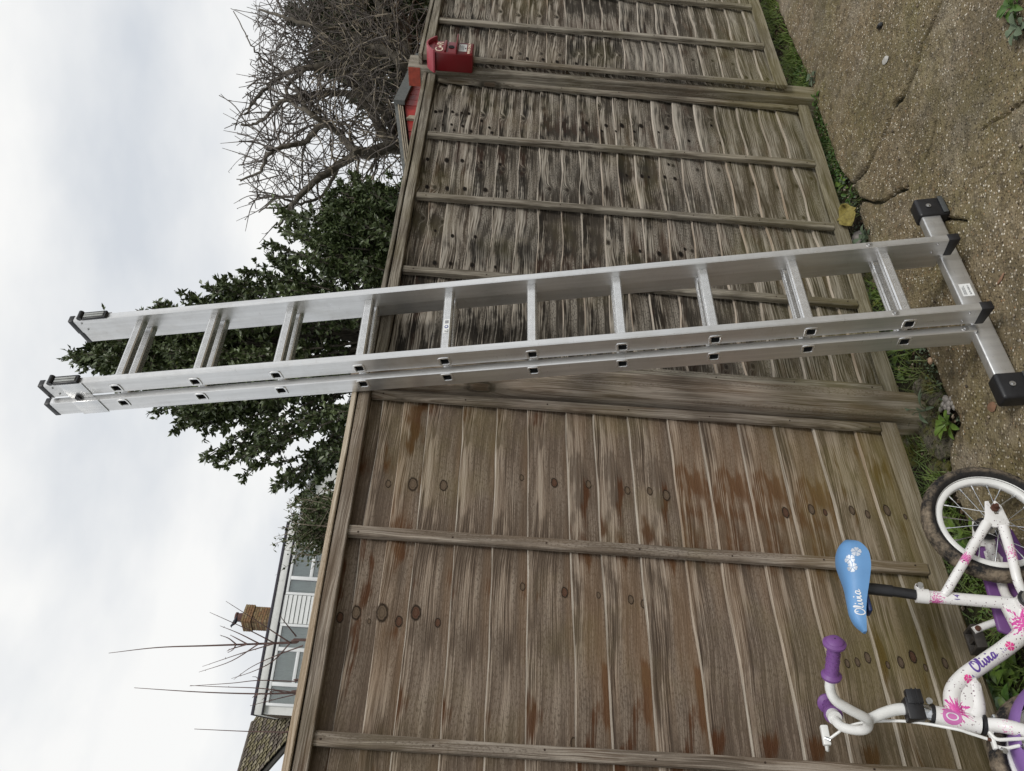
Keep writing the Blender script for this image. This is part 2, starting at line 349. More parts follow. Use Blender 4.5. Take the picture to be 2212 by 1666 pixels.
# soil
t = NT('dark_garden_soil'); P = t.pos()
c = t.ramp(t.noise(P, 30, 6, .7), [(.3, (.010, .008, .005)), (.55, (.028, .021, .013)), (.8, (.085, .065, .042))])
c = t.mix(t.math('MULTIPLY', t.ramp(t.noise(P, 6, 4, .6), [(.5, 0.0), (.62, 1.0)]), .6), c, (.035, .045, .012))
t.bump(t.noise(P, 45, 6, .75), 1.0, .012); SOIL = t.done(c, .95, 0, .15)
X, Y = ground_grid(-2.2, 3.6, 1.2, 5.6, .02); S2 = sdist(X, Y, EDGE); S2 = np.where(np.abs(S2) > 0, S2, 0)
Sx = -S2
if Sx[X.shape[0]//2, 5] < 0: Sx = -Sx
Z = -.035+.05*vnoise(X, Y, 5, 12, 4)+.03*vnoise(X, Y, 28, 13, 3)+.05*np.clip(-Sx/.35, 0, 1)
V = np.stack([X, Y, Z], -1).reshape(-1, 3); F = grid_faces(X, (Sx < .05)); V, F = compact(V, F)
tag(fast_mesh('soil_bed', V, F, SOIL, None, True), None, None, None, 'structure')
t = NT('far_grass_ground'); P = t.pos()
c = t.ramp(t.noise(P, 3, 6, .7), [(.3, (.02, .03, .008)), (.7, (.06, .075, .022))]); t.bump(t.noise(P, 30, 5, .7), 1, .03)
tag(pydata('ground', [(-900, -900, -.16), (900, -900, -.16), (900, 900, -.16), (-900, 900, -.16)], [(0, 1, 2, 3)], t.done(c, .95)), None, None, None, 'structure')

# ================================================================== FENCE
def board_mesh(L0, L1, zlo, zhi, slope, seedk, prev_w, cur_w, x_mid=0):
    nx = 46; xs = np.linspace(L0, L1, nx); v = []; f = []
    cup = wob(seedk*3+1, .0022, 2.2)
    for x in xs:
        zt = zhi+slope*x+cur_w(x); zb = zlo+slope*x-.022; zm = .5*(zb+zt); c_ = cup(x)
        e_ = .0024+.0016*math.sin(x*31+seedk)*math.sin(x*11+seedk*2)
        v += [(x, .0015+c_*.3, zb), (x, -.007+c_, zm), (x, -.0175+c_*.4, zt-e_), (x, -.0135+c_*.4, zt), (x, -.0045, zt+.0005), (x, .0095, zb)]
    for i in range(nx-1):
        a = i*6; b = a+6
        for k in range(6):
            k2 = (k+1) % 6; f.append((a+k, b+k, b+k2, a+k2))
    f.append((0, 1, 2, 3, 4, 5)); f.append(tuple((nx-1)*6+k for k in (5, 4, 3, 2, 1, 0)))
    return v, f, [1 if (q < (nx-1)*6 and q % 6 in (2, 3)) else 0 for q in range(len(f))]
def piece(parent, name, x0, x1, y0, y1, z0, z1, mat, axis, seed, slope=0.0, lean=0.0, n=14, rough=.0025, label=None):
    """a sawn batten / rail / post with slightly uneven arrises"""
    L = (x0, x1) if axis == 'x' else (z0, z1); pts = np.linspace(L[0], L[1], n); v = []; f = []
    ws = [wob(seed*17+k, rough, 3.5) for k in range(4)]
    for q in pts:
        if axis == 'x':
            s = slope*q; v += [(q, y0, z0+s+ws[0](q)), (q, y1, z0+s), (q, y1, z1+s), (q, y0, z1+s+ws[1](q))]
        else:
            s = lean*(q-z0); v += [(x0+s+ws[0](q), y0, q+slope*x0), (x1+s+ws[1](q), y0, q+slope*x1), (x1+s, y1, q+slope*x1), (x0+s, y1, q+slope*x0)]
    for i in range(n-1):
        for k in range(4):
            f.append((i*4+k, i*4+(k+1) % 4, i*4+4+(k+1) % 4, i*4+4+k))
    f.append((0, 1, 2, 3)); f.append(tuple((n-1)*4+k for k in (3, 2, 1, 0)))
    o = pydata(name, v, f, mat, parent); bm = bmesh.new(); bm.from_mesh(o.data); bmesh.ops.recalc_face_normals(bm, faces=bm.faces)
    ed = [e_ for e_ in bm.edges if len(e_.link_faces) == 2 and e_.calc_face_angle(0) > .8]
    bmesh.ops.bevel(bm, geom=ed, offset=.0022, segments=2, affect='EDGES'); bm.to_mesh(o.data); bm.free(); shade(o, .6)
    uv_board(o, (seed*1.37 % 40, seed*.731 % 40), axis)
    if label: o['label'] = label
    return o
def panel(label, P0, ang, x0, x1, seams, slope, battens, ztop, zbot, slope_b, mw, mf, seed, groups, open_l=False):
    T = thing('lap_fence', label, 'fence panel', (P0[0], P0[1], 0), ang, 'garden fence panels')
    prev = wob(seed, .004, 3); k = 0; gi = 0
    for k in range(len(seams)-1):
        if k in groups: gi += 1
        cur = wob(seed+100*gi, .0050 if seed == 11 else .0085, 4.0 if seed == 11 else 6.5); j = wob(seed+k*7+5, .0022, 9)
        w = (lambda cur, j: (lambda x: cur(x)+j(x)))(cur, j)
        v, f, mi_ = board_mesh(x0+.01, x1-.01, seams[k], seams[k+1], slope, seed+k, prev, w)
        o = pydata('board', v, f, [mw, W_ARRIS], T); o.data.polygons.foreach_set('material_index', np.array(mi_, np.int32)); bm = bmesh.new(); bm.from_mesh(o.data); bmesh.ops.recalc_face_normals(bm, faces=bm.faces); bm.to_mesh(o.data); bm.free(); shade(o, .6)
        # boards cut one after another from the same log share their figure
        uv_board(o, (gi*7.31+seed*.7+random.uniform(-.015, .015), gi*3.17+seed*.31-seams[k]+random.uniform(-.006, .006)), 'x', zr=(seams[k], seams[k+1]))
    # rails
    piece(T, 'top_rail', x0, x1, -.052, -.0215, ztop-.060, ztop-.022, mf, 'x', seed+1, slope)
    piece(T, 'top_back_rail', x0, x1, .008, .030, ztop-.060, ztop-.022, mf, 'x', seed+2, slope)
    piece(T, 'capping_strip', x0-.004, x1+.004, -.056, .036, ztop-.018, ztop, W_PALE if seed == 11 else mf, 'x', seed+3, slope)
    piece(T, 'bottom_rail', x0, x1, -.042, -.0215, zbot, zbot+.052, mf, 'x', seed+4, slope_b, rough=.005)
    for i, b in enumerate(battens):
        end = b in (battens[0], battens[-1]) and (abs(b-x0) < .05 or abs(b-x1) < .05)
        y0 = -.043 if not end else -.038
        piece(T, 'batten', b-.0165, b+.0165, y0, -.0215, zbot+.054+slope_b*b, ztop-.062, mf, 'z', seed+20+i, 0, .004*math.sin(i*2.1+seed))
    return T
AN = math.atan2(.616, .788); A2 = math.atan2(.612, .79)
near_seams = [.10, .24, .384, .524, .647, .779, .888, 1.024, 1.141, 1.234, 1.363, 1.468, 1.58, 1.697, 1.779, 1.852, 1.915]
p2_seams = [.065, .176, .268, .378, .488, .592, .70, .803, .91, .989, 1.067, 1.164, 1.246, 1.345, 1.435, 1.534, 1.627, 1.725, 1.80, 1.86, 1.90]
p3_seams = [.16]+[.16+.0982*k for k in range(1, 18)]+[1.90]
panel('warm brown lap fence panel nearest the camera, behind the small white bicycle', (-.07, 2.59), AN, -1.85, .012, near_seams, .022, [-1.65, -1.093, -.525, -.007], 1.952, .103, .012, W_NEAR, W_FRAME, 11, (1, 2, 6, 9, 13, 14))
panel('grey weathered lap fence panel with dark knots, behind the ladder', (.08, 2.68), A2, -.045, 1.742, p2_seams, .006, [-.026, .385, .835, 1.27, 1.722], 1.920, .064, -.020, W_OLD, W_FRAME2, 37, (1, 4, 7, 9, 10, 13, 16, 17))
panel('grey lap fence panel farthest from the camera, right of the red bird box', (1.575, 3.74), A2, -.06, 1.80, p3_seams, .0, [-.04, .32, .735, 1.2, 1.78], 1.955, .155, .0, W_OLD, W_FRAME2, 71, (2, 5, 8, 11, 15))
def post(label, P0, ang, x0, x1, y0, y1, z1, seed, mat, lean=0.0):
    T = thing('fence_post', label, 'fence post', (P0[0], P0[1], 0), ang, 'square wooden fence posts')
    piece(T, 'shaft', x0, x1, y0, y1, -.25, z1, mat, 'z', seed, 0, lean, n=24, rough=.003)
    return T
post('thick square brown post standing behind the ladder, split at its foot', (-.07, 2.59), AN, .020, .130, -.066, .04, 1.965, 5, W_FRAME)
fp = post('square green-grey post carrying the red bird box, painted red at its top side', (.08, 2.68), A2, 1.742, 1.85, -.078, .025, 2.005, 9, W_FRAME2)
RED_PAINT = plain('weathered_red_paint', (.30, .045, .022), .7, 0, .35, 30, .001)
m = MB(); m.box(1.7385, 1.7415, -.075, .022, 1.945, 2.002); 
m.build('painted_side', RED_PAINT, fp)

# knots: short branch ends showing in the boards, each set in the face of its board
def knot_mat(name, core, mid, rim, fade):
    t = NT(name); P = t.obj(); v = t.n.new('ShaderNodeVectorMath'); v.operation = 'LENGTH'; t.l.new(P, v.inputs[0])
    r = t.math('ADD', v.outputs['Value'], t.math('MULTIPLY', t.math('SUBTRACT', t.noise(P, 1.7, 4, .7), .5), .55))
    c = t.ramp(r, [(.0, core), (.35, mid), (.50, core), (.62, mid), (.74, rim), (.86, rim), (.97, fade)])
    t.bump(r, .5, .003); t.l.new(t.math('MULTIPLY', t.ramp(r, [(.80, 1.0), (1.45, 0.0)]), .92), t.b.inputs['Alpha']); return t.done(c, .85, 0, .2)
KN1 = knot_mat('tan_ringed_knot', (.105, .075, .050), (.165, .122, .085), (.042, .029, .019), (.085, .062, .044))
KN2 = knot_mat('red_brown_knot', (.085, .034, .022), (.125, .072, .046), (.034, .023, .016), (.085, .062, .044))
KN3 = knot_mat('dark_open_knot', (.006, .005, .004), (.010, .008, .006), (.045, .034, .026), (.09, .072, .055))
bpy.context.view_layer.update(); DG = bpy.context.evaluated_depsgraph_get()
def knots(pts, ox, oy, sc, rad, asp, mats):
    for (a, b, *k) in pts:
        x, y = (ox+a/sc)/1.8445, (oy+b/sc)/1.8445; r = scene.ray_cast(DG, Vector(EYE), Vector(ray(x, y)).normalized())
        if not r[0] or not r[4].name.startswith('board') or abs(r[2].z) > .3: continue
        B = r[4]; MI = B.matrix_world.inverted(); p = MI @ r[1]; n = (MI.to_3x3() @ r[2]).normalized()
        if n.y > 0: n = -n
        R_ = rad*random.uniform(.75, 1.2)*(k[0] if k else 1); ex = Vector((1, 0, 0)); ez = n.cross(ex).normalized(); ex = ez.cross(n).normalized(); N = 22; v = [(0, 0, .25)]; f = []
        for j, q in enumerate((.5, .9, 1.5)):
            for i in range(N): a_ = 2*math.pi*i/N; w_ = q*(1+.10*math.sin(2*a_+x)+.06*math.sin(5*a_+y)); v.append((math.cos(a_)*w_, math.sin(a_)*w_, (.24, .20, .14)[j]))
        f += [(0, 1+i, 1+(i+1) % N) for i in range(N)]+[(1+j*N+i, 1+(j+1)*N+i, 1+(j+1)*N+(i+1) % N, 1+j*N+(i+1) % N) for j in range(2) for i in range(N)]
        o = pydata('knot', v, f, random.choice(mats), B, True); o.matrix_local = Matrix(((ex.x*R_*asp, ez.x*R_, n.x*.004, p.x), (ex.y*R_*asp, ez.y*R_, n.y*.004, p.y), (ex.z*R_*asp, ez.z*R_, n.z*.004, p.z), (0, 0, 0, 1)))
knots([(340, 685, 1.3), (500, 685, 1.3), (605, 740), (710, 685, 1.4), (845, 748), (420, 740, .6), (1630, 560, .8), (1840, 578, .7), (2040, 605, .8), (2118, 632), (1690, 1495, .9), (1930, 1505, .7), (1370, 525, .7), (240, 715, .8)], 1200, 2000, 1.554, .0125, 1.6, [KN1, KN1, KN1, KN2])
knots([(390, 1308), (545, 1310, 1.2), (738, 1318, 1.2), (1435, 1302, .9), (1650, 1312, .9), (1895, 1350, 1.1), (2035, 1355, .8), (2140, 1380, 1.2), (1230, 1270, .7)], 1300, 1100, 1.58, .0125, 1.6, [KN1, KN1, KN1, KN2])
knots([(40, 262), (255, 262, .8), (485, 272, .9), (590, 250, 1.1), (485, 1050, .8), (375, 1082, .7), (430, 1075, .8), (665, 1075, 1.1), (730, 1045, 1.1), (800, 1105, .7), (905, 1080, .9), (985, 1050, .9), (180, 245), (400, 250, .9), (690, 285, .7), (595, 1090, .7)], 3100, 1850, 1.363, .0115, 1.7, [KN1, KN1, KN2])
knots([(290, 302), (323, 300), (373, 303), (418, 308), (452, 311), (288, 385), (325, 367), (368, 365), (423, 373), (380, 393), (463, 398), (566, 405), (515, 347), (553, 380), (1030, 358, 1.4), (1012, 392), (1125, 370, 1.4), (1103, 397), (1202, 370, 1.5), (1172, 398), (1296, 372, 1.5), (1262, 400), (1420, 380, 1.6), (1382, 403), (248, 670, 1.7), (348, 678, 1.5), (432, 680, 1.4), (533, 685, 1.3), (638, 690), (250, 535, 1.3), (345, 540, 1.5), (420, 542, 1.4), (513, 551), (605, 560), (1225, 615), (1300, 618, 1.2), (1333, 622), (1412, 622), (1462, 630, 1.2), (288, 885), (372, 910), (484, 915), (285, 1042, 1.3), (363, 1045), (470, 1053, 1.2), (582, 1063), (1290, 985, 1.3), (1385, 998, 1.5), (1490, 1000, 1.5), (1510, 975), (660, 38, 1.2), (738, 42, 1.3), (816, 47, 1.3), (885, 58, 1.3), (978, 66), (1030, 70), (1430, 560), (1640, 370), (1575, 412), (1530, 445)], 1500, 200, 1.229, .0085, 1.5, [KN3])
# nail heads where the battens are fixed
NAIL = plain('rusty_nail_head', (.05, .032, .022), .7, .4, .3, 200)
for T_ in [o for o in bpy.data.objects if o.name.startswith('lap_fence')]:
    for B in [c for c in T_.children if c.name.startswith('batten')]:
        co = np.array([v.co for v in B.data.vertices]); x_ = co[:, 0].mean(); y_ = co[:, 1].min(); z0_, z1_ = co[:, 2].min(), co[:, 2].max(); m = MB()
        for i in range(7): q = z0_+.04+(z1_-z0_-.08)*i/6; dx = random.uniform(-.005, .005); m.tube([(x_+dx, y_+.001, q), (x_+dx, y_-.0012, q)], [.0030, .0026], 8)
        m.build('nails', NAIL, B)['kind'] = 'stuff'

# ================================================================== LADDER
def alum(name, v, rough, metal=.85):
    t = NT(name); p = t.obj(); s = t.sep(p)
    st = t.noise(t.comb(t.math('MULTIPLY', s[0], 60), t.math('MULTIPLY', s[1], 60), t.math('MULTIPLY', s[2], 3)), 1, 4, .6)
    sc = t.noise(p, 55, 5, .8)
    c = t.ramp(st, [(.3, (v*.88, v*.88, v*.875)), (.7, (v*1.06, v*1.06, v*1.055))])
    c = t.mix(t.math('MULTIPLY', t.ramp(sc, [(.62, 0.0), (.70, 1.0)]), .22), c, (v*.6, v*.6, v*.57))
    sp = t.noise(p, 320, 2, .5); low = t.ramp(s[2], [(.2, 1.0), (1.6, 0.0)])
    c = t.mix(t.math('MULTIPLY', t.math('MULTIPLY', t.ramp(sp, [(.66, 0.0), (.70, 1.0)]), low), .5), c, (.75, .76, .76))
    sw = t.noise(t.comb(t.math('MULTIPLY', s[0], 22), t.math('MULTIPLY', s[1], 22), t.math('MULTIPLY', s[2], 140)), 1, 3, .7)
    c = t.mix(t.math('MULTIPLY', t.ramp(sw, [(.66, 0.0), (.72, 1.0)]), .4), c, (v*.5, v*.49, v*.46))
    c = t.mix(t.math('MULTIPLY', t.ramp(t.noise(p, 7, 5, .7), [(.5, 0.0), (.7, 1.0)]), .22), c, (.36, .33, .27))
    t.bump(t.noise(p, 90, 3, .6), .2, .0008)
    return t.done(c, t.ramp(sc, [(.3, rough*.85), (.7, rough*1.3)]), metal)
ALU = alum('brushed_aluminium', .70, .32, .80); ALU2 = alum('rung_aluminium', .74, .25, .80)
BLACK = plain('black_plastic', (.012, .012, .014), .42, 0, .3, 40, .0004); DARKHOLE = plain('dark_grey_metal', (.03, .03, .03), .6, .2)  # last one: shade inside rung bores and the grip hole, put into the colour
GREYPL = plain('grey_rubber_pad', (.33, .34, .33), .5, 0, .15, 30); STEEL = plain('zinc_steel', (.5, .5, .5), .35, .9, .15, 40)
WHITE_STICK = plain('white_sticker', (.78, .79, .78), .45, 0, .05)
LH, LL, LT = .6263, .2012, -.0337        # heading, lean, sideways tilt of the ladder
wv = np.array([math.cos(LH), math.sin(LH), 0]); nb = np.array([-math.sin(LH), math.cos(LH), 0])
up0 = math.cos(LL)*np.array([0, 0, 1.])+math.sin(LL)*nb
lup = math.cos(LT)*up0+math.sin(LT)*wv; lw = math.cos(LT)*wv-math.sin(LT)*up0; ln = np.cross(lup, lw)   # ln points back, away from the camera
if ln @ nb < 0: ln = -ln
LO = np.array([.3993, 2.29, .2815]) - lup*.2815/ lup[2]
M = Matrix(((lw[0], ln[0], lup[0], LO[0]), (lw[1], ln[1], lup[1], LO[1]), (lw[2], ln[2], lup[2], LO[2]), (0, 0, 0, 1)))
LAD = thing('ladder', 'silver aluminium double extension ladder leaning against the wooden fence', 'ladder', M=M)
K0 = .2815/lup[2]; SP = .2801; WI = .2607/2; ST = .0250; DP = .066; NR = 10
RH = .0150    # half height of a rung
def stile(xin, sgn, y0, z0, z1, rz, name='stile', yo=0.0):
    """rectangular tube; outer wall pierced where the rungs come through. sgn -1 = left stile"""
    xo = xin+sgn*ST; c = .0028; y1 = y0+DP; ym0 = y0+.5*DP+yo-.0165; ym1 = y0+.5*DP+yo+.0165
    # ring of the section, starting front-outer chamfer
    prof = [(xin, y0+c), (xin+sgn*c, y0), (xo-sgn*c, y0), (xo, y0+c), (xo, ym0), (xo, ym1), (xo, y1-c), (xo-sgn*c, y1), (xin+sgn*c, y1), (xin, y1-c)]
    zs = [z0]
    for r in rz: zs += [r-.0155, r+.0155]
    zs.append(z1); n = len(prof); v = []; f = []
    for z in zs: v += [(p[0], p[1], z) for p in prof]
    for i in range(len(zs)-1):
        hole = i % 2 == 1
        for k in range(n):
            if hole and k == 4: continue
            k2 = (k+1) % n; f.append((i*n+k, i*n+k2, (i+1)*n+k2, (i+1)*n+k))
    o = pydata(name, v, f, ALU, LAD); bm = bmesh.new(); bm.from_mesh(o.data); bmesh.ops.recalc_face_normals(bm, faces=bm.faces); bm.to_mesh(o.data); bm.free(); shade(o, .35)
    return o
def rung_mesh(half, yc, over):
    """hollow ribbed rung along x with rolled ends"""
    h = RH; pr = []
    pr += [(-h, -h+.006)]
    for i in range(4): z = -h+.0065+i*.0042; pr += [(-h, z), (-h+.0014, z+.0004), (-h+.0014, z+.0017), (-h, z+.0021)]
    pr += [(-h, h-.004), (-h+.004, h)]
    nrib = 3
    for i in range(nrib):                                                    # ribs on top (tread)
        y = -h+.009+i*.0045; pr += [(y, h), (y+.0006, h-.0014), (y+.0024, h-.0014), (y+.003, h)]
    pr += [(h-.004, h), (h, h-.004), (h, -h+.004), (h-.004, -h), (-h+.004, -h), (-h, -h+.004)]
    ribs_front = []
    n = len(pr); v = []; f = []; hin = .84
    for x in (-half, half): v += [(x, yc+p[0], p[1]) for p in pr]
    for x in (-half, half): v += [(x, yc+p[0]*hin, p[1]*hin) for p in pr]
    for x in (-half, half): v += [(x+(-.0015 if x < 0 else .0015), yc+p[0]*.93, p[1]*.93) for p in pr]
    for k in range(n):
        k2 = (k+1) % n
        f += [(k, k2, n+k2, n+k), (2*n+k, 3*n+k, 3*n+k2, 2*n+k2), (k, 4*n+k, 4*n+k2, k2), (4*n+k, 2*n+k, 2*n+k2, 4*n+k2), (n+k, n+k2, 5*n+k2, 5*n+k), (5*n+k, 5*n+k2, 3*n+k2, 3*n+k)]
    me = bpy.data.meshes.new('rung'); me.from_pydata(v, [], f); bm = bmesh.new(); bm.from_mesh(me); bmesh.ops.recalc_face_normals(bm, faces=bm.faces); bm.to_mesh(me); bm.free()
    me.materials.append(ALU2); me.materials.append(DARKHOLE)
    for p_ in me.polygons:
        if all(2*n <= i < 4*n for i in p_.vertices): p_.material_index = 1  # bore walls get the painted-in shade colour
    me.polygons.foreach_set('use_smooth', np.ones(len(me.polygons), bool)); me.set_sharp_from_angle(angle=.5); return me
def ribbed(o): return o
YA = 0.0; YB = DP+.011
zA0, zA1 = .098, K0+9*SP+.240
rz = [K0+k*SP for k in range(NR)]; YO = .0085
dRB, dLB = .024, .018
stile(-WI, -1, YA-.023, zA0, zA1, rz, yo=YO); stile(WI, 1, YA-.023, zA0, zA1, rz, yo=YO)
FY = YA-.023
zB0, zB1 = .092, K0+9*SP+.262
rzB = [r+.003 for r in rz]
stile(-WI-dLB, -1, FY+YB, zB0, zB1, rzB, yo=-YO); stile(WI+dRB, 1, FY+YB, zB0, zB1, rzB, yo=-YO)
mA = rung_mesh(WI+ST+.0005, FY+DP/2+YO, 0); mBm = rung_mesh(WI+ST+.5*(dLB+dRB)+.0005, FY+YB+DP/2-YO, 0)
for k in range(NR):
    o = new_obj('rung', mA, None, LAD); o.location = (0, 0, rz[k])
    o = new_obj('rung', mBm, None, LAD); o.location = (.5*(dRB-dLB), 0, rzB[k])
    for x, y, z in ((-WI-ST, FY+DP/2+YO, rz[k]), (-WI-ST-dLB, FY+YB+DP/2-YO, rzB[k])):     # rolled collar round each rung end
        m = MB(); a = []
        for s_ in (1.30, 1.0): a += [(math.copysign(1, math.cos(q))*abs(math.cos(q))**.38*.0158*s_, math.copysign(1, math.sin(q))*abs(math.sin(q))**.38*.0158*s_) for q in [2*math.pi*j/20 for j in range(20)]]
        vv = [(x-.0003, y+p[0], z+p[1]) for p in a[:20]]+[(x-.0026, y+p[0]*.94, z+p[1]*.94) for p in a[:20]]+[(x-.0026, y+p[0]*.92, z+p[1]*.92) for p in a[20:]]+[(x+.004, y+p[0]*.88, z+p[1]*.88) for p in a[20:]]
        ff = [(r*20+j, r*20+(j+1) % 20, r*20+20+(j+1) % 20, r*20+20+j) for r in range(3) for j in range(20)]
        m.add(vv, ff); m.build('rung_collar', ALU2, LAD, True)
def cap(x0, x1, y0, y1, z0, z1, name='end_cap', skew=0.01):
    m = MB(); m.add([(x0, y0, z0), (x1, y0, z0), (x1, y1, z0+skew), (x0, y1, z0+skew), (x0, y0, z1), (x1, y0, z1), (x1, y1, z1), (x0, y1, z1)], [(0,3,2,1),(4,5,6,7),(0,1,5,4),(1,2,6,5),(2,3,7,6),(3,0,4,7)])
    return m.build(name, BLACK, LAD, bevel=.003)
for x in (-WI-ST, WI): cap(x-.0015, x+ST+.0015, FY-.0015, FY+DP+.0015, zA0-.034, zA0+.001); cap(x-.0015, x+ST+.0015, FY-.0015, FY+DP+.0015, zA1-.001, zA1+.020, skew=0)
for x in (-WI-ST-dLB, WI+dRB): cap(x-.0015, x+ST+.0015, FY+YB-.0015, FY+YB+DP+.0015, zB1-.001, zB1+.020, skew=0)
# guide brackets near the top
for x, s_ in ((-WI-ST, -1), (WI, 1)):
    zc = zA1-.085
    m = MB(); m.box(x-.003, x+ST+.003, FY-.012, FY-.0005, zc-.045, zc+.045); m.build('bracket_clip', BLACK, LAD, bevel=.003)
    for q in (0, 1): 
        m = MB(); m.box(x+.002+q*.010, x+.0095+q*.010, FY-.0155, FY-.0115, zc-.037, zc+.037); m.build('clip_pad', GREYPL, LAD, bevel=.001)
    m = MB(); m.tube([(x-.004, FY-.012, zc+.052), (x+ST+.004, FY-.012, zc+.052)], .009, 12); m.build('clip_roller', BLACK, LAD, True)
    m = MB(); xo = x-.0025 if s_ < 0 else x+ST+.0003; m.box(xo, xo+.0022, FY-.001, FY+DP+.010, zc-.055, zc+.03); m.build('bracket_plate', ALU2, LAD, bevel=.0008)
    xb = (-WI-ST-dLB-.0026) if s_ < 0 else (WI+dRB+ST+.0004); m = MB(); m.box(xb, xb+.0022, FY+YB-.004, FY+YB+DP+.002, zc-.075, zc+.02); m.build('bracket_plate', ALU2, LAD, bevel=.0008)
    m = MB(); m.tube([(xo-.008*(1 if s_ < 0 else -1), FY+DP+.004, zc+.0), (xo+.002, FY+DP+.004, zc)], .010, 14); m.build('bracket_knob', BLACK, LAD, True)
def rivet(p, ax, r=.0075, mat=STEEL, parent=None):
    m = MB(); p = np.array(p, float); ax = np.array(ax, float)
    m.tube([p, p+ax*.0015], [r*1.35, r*1.35], 14); m.tube([p+ax*.0015, p+ax*.0045], [r*.8, r*.55], 6); return m.build('rivet', mat, parent or LAD, True)
for x in (-WI-ST/2, WI+ST/2): rivet((x, FY, rz[0]+.045), (0, -1, 0))
rivet((-WI-ST/2-dLB, FY+YB, zB0+.03), (0, -1, 0))
for x, s_ in ((-WI-ST-.0002, -1), (WI-.0002, -1)):
    for y, z in ((FY+.014, zA0+.03), (FY+.048, zA0+.04), (FY+.015, zA1-.025), (FY+.048, zA1-.03)): rivet((x, y, z), (-1, 0, 0), .0028)
# stabiliser bar
BH, BT = .060, .034
BM0, BM1 = -.412, .420
bar = MB(); yb0 = FY+YB+.012; bz0 = .034
bar.box(BM0+.02, BM1-.02, yb0, yb0+BT, bz0, bz0+BH); bar.build('stabiliser_bar', ALU, LAD, bevel=.005, seg=3)
for x0, x1, s_ in ((BM0, BM0+.088, -1), (BM1-.085, BM1, 1)):
    m = MB(); m.box(x0, x1, yb0-.008, yb0+BT+.010, bz0-.032, bz0+BH+.006); f_ = m.build('rubber_foot', BLACK, LAD, bevel=.010, seg=4)
    rivet(((x0+x1)/2, yb0-.0102, bz0+BH*.5), (0, -1, 0), .0062, STEEL, f_)
    m = MB(); m.box(x0+.004, x1-.004, yb0-.0125, yb0-.0095, bz0-.024, bz0-.008); m.build('grip_strip', plain('dark_grey_rubber', (.06, .065, .065), .6), f_, bevel=.001)
# stickers
def text_mesh(body, size, name, mat, parent, M_=None, extrude=.0003, shear=0.0, font_off=0.0):
    cu = bpy.data.curves.new('lettering', 'FONT'); cu.body = body; cu.size = size; cu.extrude = extrude; cu.align_x = 'CENTER'; cu.align_y = 'CENTER'; cu.shear = shear; cu.offset = font_off
    to = bpy.data.objects.new('tmp_lettering', cu); COL.objects.link(to); bpy.context.view_layer.update()
    me = bpy.data.meshes.new_from_object(to.evaluated_get(bpy.context.evaluated_depsgraph_get())); bpy.data.objects.remove(to)
    o = new_obj(name, me, mat, parent)
    if M_ is not None: o.matrix_local = M_
    return o
INK = plain('black_ink', (.02, .02, .03), .5); BLUE_INK = plain('blue_ink', (.03, .06, .28), .5)
def frame(o, ex, ey, ez):  # matrix with columns ex,ey,ez
    return Matrix(((ex[0], ey[0], ez[0], o[0]), (ex[1], ey[1], ez[1], o[1]), (ex[2], ey[2], ez[2], o[2]), (0, 0, 0, 1)))
m = MB(); m.box(-.027, .023, yb0-.0008, yb0+.001, bz0+.012, bz0+.045); sk = m.build('sticker', WHITE_STICK, LAD)
text_mesh('113025-02TB', .0072, 'lettering', INK, sk, frame((-.002, yb0-.001, bz0+.022), (-1, 0, 0), (0, 0, -1), (0, -1, 0)))
for i in range(3):
    m = MB(); m.box(-.022, .016-.004*i, yb0-.0012, yb0-.0009, bz0+.033+i*.0032, bz0+.0342+i*.0032); m.build('printed_line', INK, sk)
zs = rz[5]; m = MB(); m.box(-.050, .008, FY+DP/2+YO-RH-.0006, FY+DP/2+YO-RH+.001, zs-.011, zs+.009); sk = m.build('warning_sticker', WHITE_STICK, LAD)
yy = FY+DP/2+YO-RH-.0009
m = MB(); m.prism([(-.049, zs-.008), (-.036, zs-.008), (-.0425, zs+.006)], yy-.0002, yy); m.build('warning_triangle', INK, sk)
m = MB(); m.prism([(-.0462, zs-.0062), (-.0388, zs-.0062), (-.0425, zs+.0025)], yy-.0006, yy-.0003); m.build('triangle_centre', WHITE_STICK, sk)
m = MB(); m.prism([(-.024+.0065*math.cos(a), zs-.001+.0065*math.sin(a)) for a in [2*math.pi*i/20 for i in range(20)]], yy-.0002, yy); m.build('blue_disc', BLUE_INK, sk)
m = MB(); m.prism([(-.024+.0036*math.cos(a), zs-.001+.0036*math.sin(a)) for a in [2*math.pi*i/16 for i in range(16)]], yy-.0006, yy-.0003); m.build('disc_centre', WHITE_STICK, sk)
m = MB(); m.box(-.010, .003, yy-.0002, yy, zs-.007, zs+.005); m.build('pictogram', plain('grey_ink', (.3, .3, .32), .5), sk)

# ================================================================== BIRD BOX
BX = thing('bird_box', 'dark red pillar-box style bird box with white lettering fixed to the post', 'bird box', (.08, 2.68, 0), A2)
REDP = plain('glossy_dark_red_plastic', (.155, .008, .012), .33, 0, .12, 5, 0); REDL = plain('red_roof_plastic', (.30, .045, .06), .40, 0, .12, 5)
bx0, bx1 = 1.716, 1.822; by0, by1 = -.176, -.080; bz0_, bz1_ = 1.690, 1.900
m = MB(); m.box(bx0, bx1, by0, by1, bz0_, bz1_-.018); m.build('box_body', REDP, BX, bevel=.006, seg=3)
m = MB(); N_ = 18; cx_ = .5*(bx0+bx1); hw = .5*(bx1-bx0)+.012; topc = [(cx_-hw+2*hw*i/N_, bz1_-.024+.038*math.sin(math.pi*i/N_)**.9) for i in range(N_+1)]
poly = topc+[(p[0], p[1]-.008) for p in topc[::-1]]; m.prism(poly, by0-.016, by1+.002); m.build('curved_roof', REDL, BX, smooth=True)
